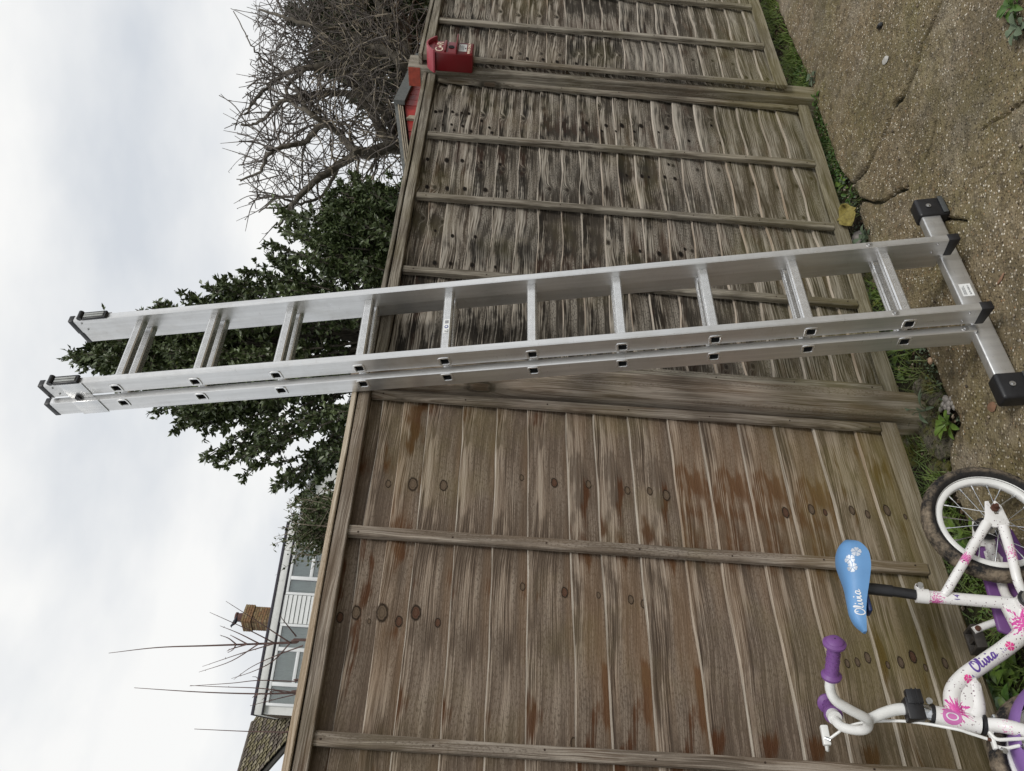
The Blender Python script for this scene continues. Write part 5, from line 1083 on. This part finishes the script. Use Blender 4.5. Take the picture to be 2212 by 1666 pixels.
# chimney
BR = [plain('yellow_brown_brick', (.20, .135, .065), .9, 0, .3, 3), plain('brown_brick', (.15, .095, .05), .9, 0, .3, 3), plain('pale_yellow_brick', (.26, .19, .105), .9, 0, .25, 3), plain('orange_brown_brick', (.21, .12, .06), .9, 0, .3, 3)]
MORT = plain('grey_mortar', (.12, .10, .08), .95)
cq = hit(583, 1345, hc0-hn*3.2, hn); cs = float((cq-hc0) @ hd); cy0 = 3.2; 
ctop = hit(518, 1345, hc0-hn*3.2, hn)[2]; csr = float((hit(560, 1312, hc0-hn*3.2, hn)-hc0) @ hd); cbase = zt_+.10
cw_ = csr-cs; cd = .52; ccap = ctop-.34
print('chimney', cs, csr, ctop, zt_)
FW, cd = .56, .50; CH = MB(); CH.box(.012, FW-.012, .012, cd-.012, zt_-.3, ctop-.004); CH = CH.build('chimney', MORT, HSE); CH.location = (cs, cy0, 0); CH.rotation_euler = (0, 0, math.radians(25))
bme = {}
def brick_mesh(lx, ly, lz, mat):
    key = (round(lx, 3), round(ly, 3), mat.name)
    if key not in bme:
        m = MB(); m.box(-lx/2, lx/2, -ly/2, ly/2, -lz/2, lz/2); o = m.build('brick', mat, CH, bevel=.003, seg=1); bme[key] = o.data; COL.objects.unlink(o); bpy.data.objects.remove(o)
    return bme[key]
def brick(x, y, z, lx, ly, lz):
    o = bpy.data.objects.new('brick', brick_mesh(lx, ly, lz, random.choice(BR))); COL.objects.link(o); o.parent = CH; o.location = (x, y, z)
zc_ = zt_-.2; row = 0
while zc_ < ctop-.03:
    ex = .035 if zc_ > ccap else 0.0; x0, x1, y0 = -ex, FW+ex, -ex; n = 3; Lx = (x1-x0)/n; odd = row % 2
    cuts = [x0]+[x0+Lx*(k+(.5 if odd else 1.0)) for k in range(n)]; cuts = [q for q in cuts if q < x1-.01]+[x1]
    for q0, q1 in zip(cuts[:-1], cuts[1:]): brick((q0+q1)/2, y0+.05, zc_, q1-q0-.010, .10, .066)
    y1 = cd+ex; nyb = 2; Ly = (y1-y0-.10)/nyb
    for k in range(nyb): brick(x0+.05, y0+.10+Ly*(k+.5), zc_, .10, Ly-.010, .066)
    zc_ += .078; row += 1
pm = MB(); pm.tube([(FW*.5, .25, ctop-.02), (FW*.5, .25, ctop+.20), (FW*.5, .25, ctop+.21), (FW*.5, .25, ctop+.26)], [.15, .13, .16, .155], 20); pm.build('chimney_pot', plain('terracotta_pot', (.13, .065, .055), .8, 0, .2, 4), CH, True)
# bird on the chimney
bw = HSE.matrix_world if False else None
bpx = hc0+hd*(cs-.02)-hn*(cy0+.05); BI = thing('bird', 'small dark bird perched on the corner of the brick chimney', 'bird', (bpx[0], bpx[1], ctop+.0), math.radians(200))
BRD = plain('dark_blue_grey_feathers', (.02, .022, .035), .6, 0, .4, 10)
sec = [(-.17, .128, .012), (-.12, .140, .022), (-.06, .150, .050), (0, .165, .066), (.05, .185, .064), (.09, .215, .045), (.115, .240, .036), (.14, .258, .036), (.165, .258, .026), (.18, .252, .010), (.205, .246, .003)]
m = MB(); m.tube([(a, 0, b) for a, b, r in sec], [r for a, b, r in sec], 14); m.build('body', BRD, BI, True)
for s_ in (1, -1): m = MB(); m.tube([(0, s_*.025, .11), (.005, s_*.025, .0)], [.010, .006], 6); m.tube([(.0, s_*.025, .004), (.04, s_*.03, .003)], [.006, .004], 6); m.build('leg', BRD, BI, True)
# tiled roof of the neighbouring house, at the far left
RD = np.array([.30, .954, 0]); tp0 = dep(537, 1582, 24.0); tp1 = dep(512, 1668+40, 24.0-1.9)
ridge_a = dep(545, 1566, 24.0); ridge_b = dep(508, 1700, 21.0)
TR = thing('tiled_house', 'house with a mossy tiled roof at the far left beyond the white house', 'house', (ridge_a[0], ridge_a[1], 0)); lo = np.array(TR.location)
rdir = ridge_b-ridge_a; rdir[2] = 0; RL = np.linalg.norm(rdir); rdir /= RL; zr_ = .5*(ridge_a[2]+ridge_b[2]); sdn = np.array([rdir[1], -rdir[0], 0]); 
if sdn[1] > 0: sdn = -sdn
slope_v = sdn*.80+np.array([0, 0, -.60]); nrm_ = np.cross(rdir, slope_v); nrm_ = nrm_ if nrm_[2] > 0 else -nrm_
ra = np.array([ridge_a[0], ridge_a[1], ridge_a[2]])-rdir*.1; dz_ = (ridge_b[2]-ridge_a[2])/RL; rdr = rdir+np.array([0, 0, dz_])
TILE = [plain('mossy_tile', (.15, .13, .075), .95, 0, .4, 3), plain('grey_brown_tile', (.115, .095, .075), .95, 0, .4, 3), plain('lichen_tile', (.21, .185, .13), .95, 0, .4, 3)]
quad_slab([ra, ra+rdr*(RL+1.2), ra+rdr*(RL+1.2)+slope_v*6.0, ra+slope_v*6.0], .05, 'roof', plain('dark_roof_underlay', (.03, .027, .022), .9), TR, lo)
tm = []
for mt in TILE:
    v = []; nxx = 6
    for j, (yy2, zz2) in enumerate(((0, .012), (.26, .030))):
        for i in range(nxx+1): v.append((i/nxx*.25, yy2, zz2+.022*math.cos(i/nxx*2*math.pi)))
    for i in range(nxx+1): v.append((i/nxx*.25, .26, .006+.022*math.cos(i/nxx*2*math.pi)))
    f = [(i, i+1, nxx+2+i, nxx+1+i) for i in range(nxx)]+[(nxx+1+i, nxx+2+i, 2*nxx+3+i, 2*nxx+2+i) for i in range(nxx)]
    me = bpy.data.meshes.new('tile'); me.from_pydata(v, [], f); me.materials.append(mt); tm.append(me)
ncol = int((RL+1.0)/.235); nrow = 20; cnt = 0
for j in range(nrow):
    for i in range(ncol):
        if cnt >= 290: break
        o = bpy.data.objects.new('tile', random.choice(tm)); COL.objects.link(o); o.parent = TR; cnt += 1
        p = ra-lo+rdr*(i*.235)+slope_v*(j*.235)+nrm_*random.uniform(0, .012); ex, ey, ez = rdr, slope_v, nrm_
        if (np.cross(ex, ey) @ ez) < 0: pass
        ar = random.uniform(-.04, .04); o.matrix_local = frame(p, ex*math.cos(ar)+ey*math.sin(ar), ey*math.cos(ar)-ex*math.sin(ar), ez)
rb = ra-lo; m = MB()
for i in range(int((RL+1.0)/.33)): 
    m = MB(); p = rb+rdr*(i*.33); m.tube([p, p+rdr*.32], [.085, .080], 10); m.build('ridge_tile', TILE[1], TR, True)
wl_ = ra+slope_v*5.9; quad_slab([np.array([wl_[0], wl_[1], 0]), np.array([(wl_+rdr*RL)[0], (wl_+rdr*RL)[1], 0]), wl_+rdr*RL, wl_], .2, 'wall', BRW, TR, lo)
g_ = ra+slope_v*5.9; quad_slab([np.array([ra[0], ra[1], 0]), np.array([g_[0], g_[1], 0]), g_, ra-nrm_*.03], .2, 'gable_wall', BRW, TR, lo)
# white gable glimpsed behind the shrub, with a grey verge
q0, q1, q2 = dep(654, 1070, 17.5), dep(684, 1136, 17.5), dep(668, 1010, 17.5)
WG = thing('white_outbuilding', 'white gable end with a grey sloping verge just left of the holly', 'building', (q0[0], q0[1], 0)); lo = np.array(WG.location)
def vwall(pts, th, name, mat, dy=0): quad_slab([np.array([p[0], p[1]+dy, p[2]]) for p in pts], th, name, mat, WG, lo)
q3 = np.array([q1[0]-1.2, q1[1], q1[2]-.65]); q4 = np.array([q0[0]+3, q0[1], q0[2]-1.2])
m = MB(); m.add([(q3[0]-lo[0], 0, 0), (q4[0]-lo[0], 0, 0), (q4[0]-lo[0], 0, q4[2]-.08), (0, 0, q0[2]-.08), (q3[0]-lo[0], 0, q3[2]-.08), (q3[0]-lo[0], 3, 0), (q4[0]-lo[0], 3, 0), (q4[0]-lo[0], 3, q4[2]-.08), (0, 3, q0[2]-.08), (q3[0]-lo[0], 3, q3[2]-.08)], [(0, 1, 2, 3, 4), (9, 8, 7, 6, 5), (0, 5, 6, 1), (4, 9, 5, 0), (1, 6, 7, 2)]); m.build('wall', RENDER, WG)
GV = plain('grey_verge', (.22, .22, .23), .7)
for a_, b_ in ((q3, q0), (q0, q4)):
    m = MB(); p, q = a_-lo, b_-lo; m.add([(p[0], -.12, p[2]), (q[0], -.12, q[2]), (q[0], 3.1, q[2]), (p[0], 3.1, p[2]), (p[0], -.12, p[2]-.09), (q[0], -.12, q[2]-.09), (q[0], 3.1, q[2]-.09), (p[0], 3.1, p[2]-.09)], [(0, 1, 2, 3), (4, 7, 6, 5), (0, 4, 5, 1), (3, 2, 6, 7), (0, 3, 7, 4), (1, 5, 6, 2)]); m.build('roof', GV, WG)

# ================================================================== GROUND COVER, STONES, WEEDS
def stone(name, label, cat, x, y, sx, sy, sz, mat, seed, z=-.02, group=None, rot=0.0, flat=.0):
    c_ = gnd(x, y, .0); bm = bmesh.new(); bmesh.ops.create_icosphere(bm, subdivisions=3, radius=1.0); r = random.Random(seed); k = [(Vector((r.uniform(-1, 1), r.uniform(-1, 1), r.uniform(-1, 1))).normalized(), r.uniform(.55, .95)) for _ in range(9)]
    for v_ in bm.verts:
        for n_, d_ in k:
            q = v_.co.dot(n_)
            if q > d_: v_.co -= n_*(q-d_)*.85
        co = v_.co; f_ = 1+.07*math.sin(co.x*9+seed)*math.sin(co.y*8+seed*2)+.05*math.sin(co.z*13+seed); v_.co = Vector((co.x*sx*f_, co.y*sy*f_, max(co.z, -.6)*sz*f_))
    me = bpy.data.meshes.new(name); bm.to_mesh(me); bm.free(); o = new_obj(name, me, mat, None, True); me.set_sharp_from_angle(angle=.6)
    o.location = (c_[0], c_[1], z); o.rotation_euler = (0, 0, rot); tag(o, label, cat, group); return o
t = NT('mossy_concrete'); P = t.pos(); c = t.ramp(t.noise(P, 34, 6, .75), [(.3, (.05, .045, .03)), (.6, (.17, .15, .115)), (.8, (.30, .27, .22))]); c = t.mix(t.ramp(t.noise(P, 14, 5, .65), [(.42, 0.0), (.58, 1.0)]), c, t.mix(t.noise(P, 90, 3, .6), (.06, .065, .010), (.17, .16, .035))); c = t.mix(t.ramp(t.noise(P, 110, 4, .8), [(.52, 0.0), (.60, 1.0)]), c, (.02, .018, .010)); t.bump(t.noise(P, 75, 6, .85), 1, .012); MOSSC = t.done(c, .95, 0, .2)
GREYS = plain('grey_flint', (.24, .22, .20), .7, 0, .4, 30, .002); TANS = plain('tan_pebble', (.38, .25, .16), .6, 0, .25, 40, .001)
stone('concrete_lump', 'large mossy concrete lump at the foot of the thick post', 'rubble', 1968, 966, .075, .055, .050, MOSSC, 4, -.010, None, .6)
stone('concrete_lump', 'flat mossy slab of broken concrete between the thick post and the path edge', 'rubble', 2018, 945, .105, .062, .034, MOSSC, 8, -.012, None, 1.0)
stone('concrete_lump', 'greyish broken slab just above the bicycle\'s rear wheel', 'rubble', 2020, 1012, .075, .045, .026, MOSSC, 12, -.022, None, 1.9)
stone('concrete_lump', 'green moss-covered lump just right of the thick post', 'rubble', 1984, 838, .060, .050, .034, MOSSC, 15, -.02, None, .2)
stone('concrete_lump', 'moss-topped lump between the ladder stile and the path edge', 'rubble', 2010, 865, .052, .040, .032, MOSSC, 21, -.022, None, .8)
stone('concrete_lump', 'brownish lump seen through the ladder beside the bottom rail', 'rubble', 1861, 592, .060, .040, .030, MOSSC, 24, -.01, None, .5)
stone('concrete_lump', 'smaller brown lump next to the one seen through the ladder', 'rubble', 1885, 604, .035, .03, .022, plain('brown_clod', (.12, .085, .055), .95, 0, .4, 40, .004), 27, -.02)
stone('concrete_lump', 'pale grey rounded stone beside the ladder stile at the fence foot', 'stone', 1850, 518, .040, .030, .028, GREYS, 31, -.01)
for i, (x, y, s_) in enumerate([(2041, 862, .015), (2047, 872, .013), (2050, 862, .010), (2040, 880, .012), (2047, 884, .011), (2054, 872, .010), (2035, 874, .012), (2044, 892, .012), (2058, 880, .010), (2030, 884, .011)]):
    stone('pebble', 'small grey pebble in the cluster beside the thick post\'s rosette weed', 'pebble', x, y, s_, s_*.8, s_*.7, GREYS, 40+i, -.004, 'grey pebbles beside the rosette weed')
for i, (x, y, s_, lb) in enumerate([(2007, 780, .013, 'orange-tan pebble touching the rough path edge left of the ladder'), (1941, 795, .010, 'small orange-tan pebble on the dark soil near the broad green leaf'), (1890, 560, .012, 'pale pebble on the soil seen between the lowest rungs')]): stone('pebble', lb, 'pebble', x, y, s_, s_*.85, s_*.7, TANS, 60+i, -.004)
# loose gravel on the soil (nobody could count it)
def on_soil(n, lo_=-.30, hi_=.0, seed=1, amin=0.0, amax=1.0):
    r_ = np.random.default_rng(seed); seg = np.diff(EDGE, axis=0); L = np.hypot(*seg.T); cum = np.concatenate([[0], np.cumsum(L)])/L.sum(); out = []
    t_ = r_.uniform(amin, amax, n); off = r_.uniform(lo_, hi_, n)
    for a, o_ in zip(t_, off):
        k = min(np.searchsorted(cum, a)-1, len(seg)-1); k = max(k, 0); f_ = (a-cum[k])/(cum[k+1]-cum[k]); d = seg[k]/L[k]; nrm = np.array([d[1], -d[0]])
        p = EDGE[k]+seg[k]*f_; q = p+nrm*o_; out.append(q)
    return np.array(out)
tst = EDGE[20]; dd_ = EDGE[21]-EDGE[20]; SGN = 1 if (np.array([dd_[1], -dd_[0]]) @ np.array([.616, -.788])) > 0 else -1
def soil_pts(n, w0, w1, seed, a0=0.0, a1=1.0): return on_soil(n, -w1*SGN if SGN > 0 else w0, -w0*SGN if SGN > 0 else w1, seed, a0, a1)
pts = soil_pts(900, -.03, .26, 5); V = []; F = []; oct_v = np.array([[1, 0, 0], [-1, 0, 0], [0, 1, 0], [0, -1, 0], [0, 0, 1], [0, 0, -1]]); oct_f = np.array([[0, 2, 4], [2, 1, 4], [1, 3, 4], [3, 0, 4], [2, 0, 5], [1, 2, 5], [3, 1, 5], [0, 3, 5]])
for i, p in enumerate(pts):
    s_ = rng.uniform(.003, .010); v = oct_v*s_*rng.uniform(.6, 1.2, (6, 1))*np.array([1, 1, .7])+np.array([p[0], p[1], -.022+rng.uniform(0, .016)]); V.append(v); F.append(oct_f+6*i)
for i in range(2600):
    p = gnd(rng.uniform(1700, 2260), rng.uniform(-40, 1100)); 
    if np.min(np.hypot(*(EDGE-p[:2]).T)) < .02 or ((p[:2]-np.array([.09, 2.60])) @ np.array([.616, -.788])) < .16: continue
    s_ = rng.uniform(.0016, .0042)*(2.0 if rng.random() < .04 else 1); v = oct_v*s_*rng.uniform(.6, 1.2, (6, 1))*np.array([1, 1, .55])+np.array([p[0], p[1], .0015+.4*s_+.010*0]); F.append(oct_f+6*len(V)); V.append(v)
GRAV = NT('mixed_gravel'); P = GRAV.pos(); GRAVM = GRAV.done(GRAV.ramp(GRAV.noise(P, 60, 2, .6), [(.3, (.05, .04, .03)), (.5, (.16, .12, .08)), (.68, (.42, .36, .28))]), .8)
tag(fast_mesh('gravel', np.concatenate(V), np.concatenate(F), GRAVM), None, None, None, 'stuff')
def grass(n, a0, a1, w0, w1, h, seed, name, mat, bend=.5, wd=.0024):
    p = soil_pts(n, w0, w1, seed, a0, a1); r_ = np.random.default_rng(seed+1); V = []; 
    cl = p[r_.integers(0, len(p), max(4, n//22))]; V = []; K = 5
    base = cl[r_.integers(0, len(cl), n)]+r_.normal(size=(n, 2))*.022; H_ = h*r_.uniform(.35, 1.2, n); az = r_.random(n)*6.283; B = bend*r_.uniform(.3, 1.3, n)*H_; dx, dy = np.cos(az), np.sin(az)
    vs = []
    for k in range(K):
        s_ = k/(K-1); x = base[:, 0]+dx*B*s_*s_; y = base[:, 1]+dy*B*s_*s_; z = -.04+H_*(s_-.25*s_*s_*bend); w = wd*(1-s_)**.7+.0002; vs.append(np.stack([x-dy*w, y+dx*w, z], 1)); vs.append(np.stack([x+dy*w, y-dx*w, z], 1))
    V = np.stack(vs, 1).reshape(-1, 3); b = (np.arange(n)*2*K)[:, None]; F = np.concatenate([b+np.array([[2*k, 2*k+1, 2*k+3, 2*k+2]]) for k in range(K-1)]); return tag(fast_mesh(name, V, F, mat), None, None, None, 'stuff')
GR = leaf_mat('fresh_grass_blade', (.05, .10, .018), (.15, .20, .045), .5, (.20, .19, .06), .3, 50); GRD = leaf_mat('dull_grass_blade', (.05, .07, .02), (.12, .14, .05), .6, (.24, .20, .10), .2, 50)
grass(1900, .06, .33, .0, .13, .080, 21, 'grass', GR, .8, .0030); grass(1100, .06, .36, .0, .16, .045, 22, 'grass', GRD, .9, .0026); grass(2200, .34, .45, .0, .13, .050, 23, 'grass', GRD, .8); grass(500, .46, .60, .02, .12, .065, 25, 'grass', GRD, .9); grass(260, .60, .69, .04, .16, .11, 27, 'grass', GR, .9, .003); grass(700, .77, .86, .03, .20, .10, 29, 'grass', GR, .9, .003)
grass(300, .69, .77, .05, .20, .09, 31, 'grass', GRD, 1.0); grass(500, .86, .97, .03, .25, .08, 33, 'grass', GR, 1.0)
def weed(label, x, y, n, ll, lwd, mat, h=.02, z=-.02, seed=0, spread=.9, name='weed', cat='weed', group=None, stalks=True):
    c_ = gnd(x, y, .0); T_ = thing(name, label, cat, (c_[0], c_[1], z), 0, group); r_ = random.Random(seed); m = MB(); 
    lm_ = []
    for i in range(n):
        a = 2*math.pi*i/n*1.0+r_.uniform(-.3, .3)+i*.4; el_ = r_.uniform(.1, .9)*spread; L = ll*r_.uniform(.6, 1.15); W_ = lwd*r_.uniform(.75, 1.15); d = np.array([math.cos(a)*math.cos(el_*.8), math.sin(a)*math.cos(el_*.8), math.sin(el_*.8)*.9+.15]); s_ = np.array([-math.sin(a), math.cos(a), 0]); o_ = np.array([0, 0, h*r_.random()])
        st = L*.35; ctr = []; 
        for k in range(6):
            q = k/5; w = W_*.5*math.sin(math.pi*min(q*.92+.06, 1))**.7; p = o_+d*(st+L*q)+np.array([0, 0, -.35*L*q*q]); ctr.append((p+s_*w+np.array([0, 0, w*.35]), p, p-s_*w+np.array([0, 0, w*.35])))
        v = [q for tr in ctr for q in tr]; f = []
        for k in range(5): f += [(3*k, 3*k+1, 3*k+4, 3*k+3), (3*k+1, 3*k+2, 3*k+5, 3*k+4)]
        lf_ = pydata('leaf', v, f, mat, T_, True)
        m.tube([o_*.2, o_+d*st*.6, o_+d*(st+L*.1)], [.0015, .0013, .0010], 5)
    m.build('stalks', mat, T_, True); return T_
LG = leaf_mat('bright_weed_leaf', (.05, .10, .016), (.12, .18, .035), .4, None, .4, 50); LD = leaf_mat('deep_green_weed_leaf', (.03, .07, .014), (.07, .13, .028), .4, None, .4, 50); LGY = leaf_mat('grey_green_leaf', (.06, .085, .05), (.11, .14, .09), .6, None, .2, 50)
weed('bright green rosette weed on the path edge below the thick post', 2053, 915, 13, .042, .020, LG, .02, -.005, 3)
weed('broad pointed green leaves standing beside the bottom rail near the thick post', 1938, 800, 4, .060, .034, LG, .03, -.02, 5, 1.5)
weed('small green seedling growing on the end of the bottom rail', 1910, 778, 9, .018, .009, LG, .02, .02, 6)
weed('leafy green weed seen between the lowest ladder rungs', 1890, 640, 10, .030, .018, LG, .05, -.01, 7)
weed('low green weed under the bottom rail, left of the middle batten', 1862, 610, 8, .032, .012, LD, .03, -.02, 8)
weed('yellowing seedling at the fence foot inside the ladder', 1898, 655, 6, .022, .013, leaf_mat('yellow_green_leaf', (.12, .14, .02), (.22, .22, .04), .4), .03, -.01, 9)
weed('grey-green leafy weed touching the ladder stile beside the path edge', 1873, 513, 9, .045, .028, LGY, .03, -.015, 10)
weed('small clump of rounded leaves below the cracked path corner', 1818, 400, 9, .030, .022, LG, .02, -.02, 11)
weed('tiny round-leaved weed near the yellow leaf', 1822, 392, 7, .018, .016, LGY, .02, -.01, 12)
weed('tall thin-leaved weed tuft beside the yellow leaf', 1840, 425, 9, .040, .012, LD, .03, -.02, 13, 1.4)
weed('thick cluster of round leaves at the foot of the far post', 1758, 170, 16, .034, .026, LGY, .04, -.02, 14)
weed('second cluster of round leaves just left of the far post', 1765, 215, 12, .030, .022, LD, .03, -.02, 15)
weed('drooping pale green leaves hanging over the slab by the thick post', 2008, 888, 7, .055, .014, LGY, .05, .005, 16, .7)
weed('leafy weed in the far right bottom corner of the path, round grey-green leaves', 2208, 62, 12, .034, .026, LGY, .02, .0, 17)
weed('dark leafy weed growing through the path beside the grey-green one', 2200, 15, 14, .040, .022, LD, .03, .0, 18)
for i, (x, y, n, sc, lb) in enumerate([(2045, 1075, 9, 1.0, 'broad-leaved weed right above the bicycle tyre'), (2092, 1155, 10, 1.1, 'weed with a big round leaf seen through the rear wheel spokes'), (2120, 1195, 10, 1.0, 'small leafy weed behind the lower spokes of the rear wheel'), (2128, 1415, 16, 1.0, 'leafy green weed under the far pedal'), (2140, 1440, 14, 1.1, 'bright leafy weed behind the name on the down tube'), (2175, 1490, 18, 1.2, 'densest leafy weed between the down tube and the purple mudguard'), (2165, 1520, 14, 1.1, 'leafy weed just right of the fork'), (2190, 1440, 12, 1.0, 'dark leafy weed under the down tube bend'), (2205, 1530, 14, 1.1, 'low leafy weed framed by the purple mudguard'), (2145, 1475, 12, 1.0, 'leafy weed against the bottom rail behind the bicycle frame')]):
    weed(lb, x, y, n, .046*sc, .026*sc, LG if i % 2 else LD, .06, -.02, 30+i, 1.1)
# leaf litter and creeping weeds in the soil strip (nobody could count them)
def litter(n, name, mat, L, W, a0, a1, w0, w1, seed, zz, up_):
    p = soil_pts(n, w0, w1, seed, a0, a1); r_ = np.random.default_rng(seed); cl = p[r_.integers(0, n, n//9)]; q = cl[r_.integers(0, len(cl), n)]+r_.normal(size=(n, 2))*.022
    C3 = np.concatenate([q, (zz+r_.random(n)*.022)[:, None]], 1); D3_ = np.concatenate([r_.normal(size=(n, 2)), (up_*r_.random(n))[:, None]], 1); tag(leaves(C3, D3_, L, W, name, mat, None), None, None, None, 'stuff')
litter(700, 'leaf_litter', plain('dead_brown_leaf', (.10, .065, .035), .85, 0, .5, 40), .026, .015, .05, .95, .0, .20, 61, -.030, .3)
litter(1500, 'creeping_weeds', LD, .016, .012, .28, .47, .0, .12, 62, -.028, 1.0); litter(900, 'creeping_weeds', LGY, .013, .010, .45, .80, .02, .16, 63, -.030, 1.0); litter(900, 'creeping_weeds', LG, .018, .010, .78, .97, .05, .22, 64, -.028, 1.2)
# curled yellow leaf
t = NT('mottled_yellow_leaf'); P = t.obj(); YL = t.done(t.ramp(t.noise(P, 60, 5, .7), [(.3, (.09, .075, .02)), (.5, (.20, .16, .035)), (.75, (.29, .25, .08))]), .8)
c_ = gnd(1836, 471, .04); v = []; f = []; nu, nv = 12, 9; rr_ = random.Random(4)
for i in range(nu+1):
    for j in range(nv+1):
        u_ = i/nu*2-1; w_ = (j/nv*2-1); wid = .040*(1-abs(u_)**2.4)*(1+.12*math.sin(9*u_)+.06*rr_.uniform(-1, 1)); v.append((u_*.066, w_*wid, .012+.014*w_*w_+.008*math.sin(u_*5+w_*3)))
for i in range(nu):
    for j in range(nv): f.append((i*(nv+1)+j, (i+1)*(nv+1)+j, (i+1)*(nv+1)+j+1, i*(nv+1)+j+1))
yl = pydata('fallen_leaf', v, f, YL, None, True); yl.location = (c_[0], c_[1], .040); yl.rotation_euler = (.62, .0, .72); tag(yl, 'curled mottled yellow leaf lying at the fence foot by the path crack', 'leaf')
sm_ = yl.modifiers.new('thickness', 'SOLIDIFY'); sm_.thickness = .002
# marks on the path
stone('dark_scrap', 'small glossy black lump lying on the path near the long crack', 'scrap', 1902, 57, .014, .022, .008, plain('shiny_black', (.01, .01, .01), .25), 77, .004)
stone('pale_stone', 'flat whitish stone set in the path near the long crack', 'stone', 1914, 130, .016, .024, .005, plain('pale_grey_stone', (.42, .41, .38), .7, 0, .2, 50), 78, .003)
stone('brick_chip', 'thin orange brick chip lying beside the stabiliser bar', 'stone', 2165, 603, .006, .024, .004, plain('orange_brick', (.22, .125, .075), .85, 0, .25, 50), 79, .004, None, .9)
stone('brick_chip', 'rounded orange brick chip near the ladder\'s left rubber foot', 'stone', 2145, 880, .016, .020, .005, plain('orange_brick_dust', (.20, .11, .065), .85, 0, .25, 50), 80, .003)

#@@END
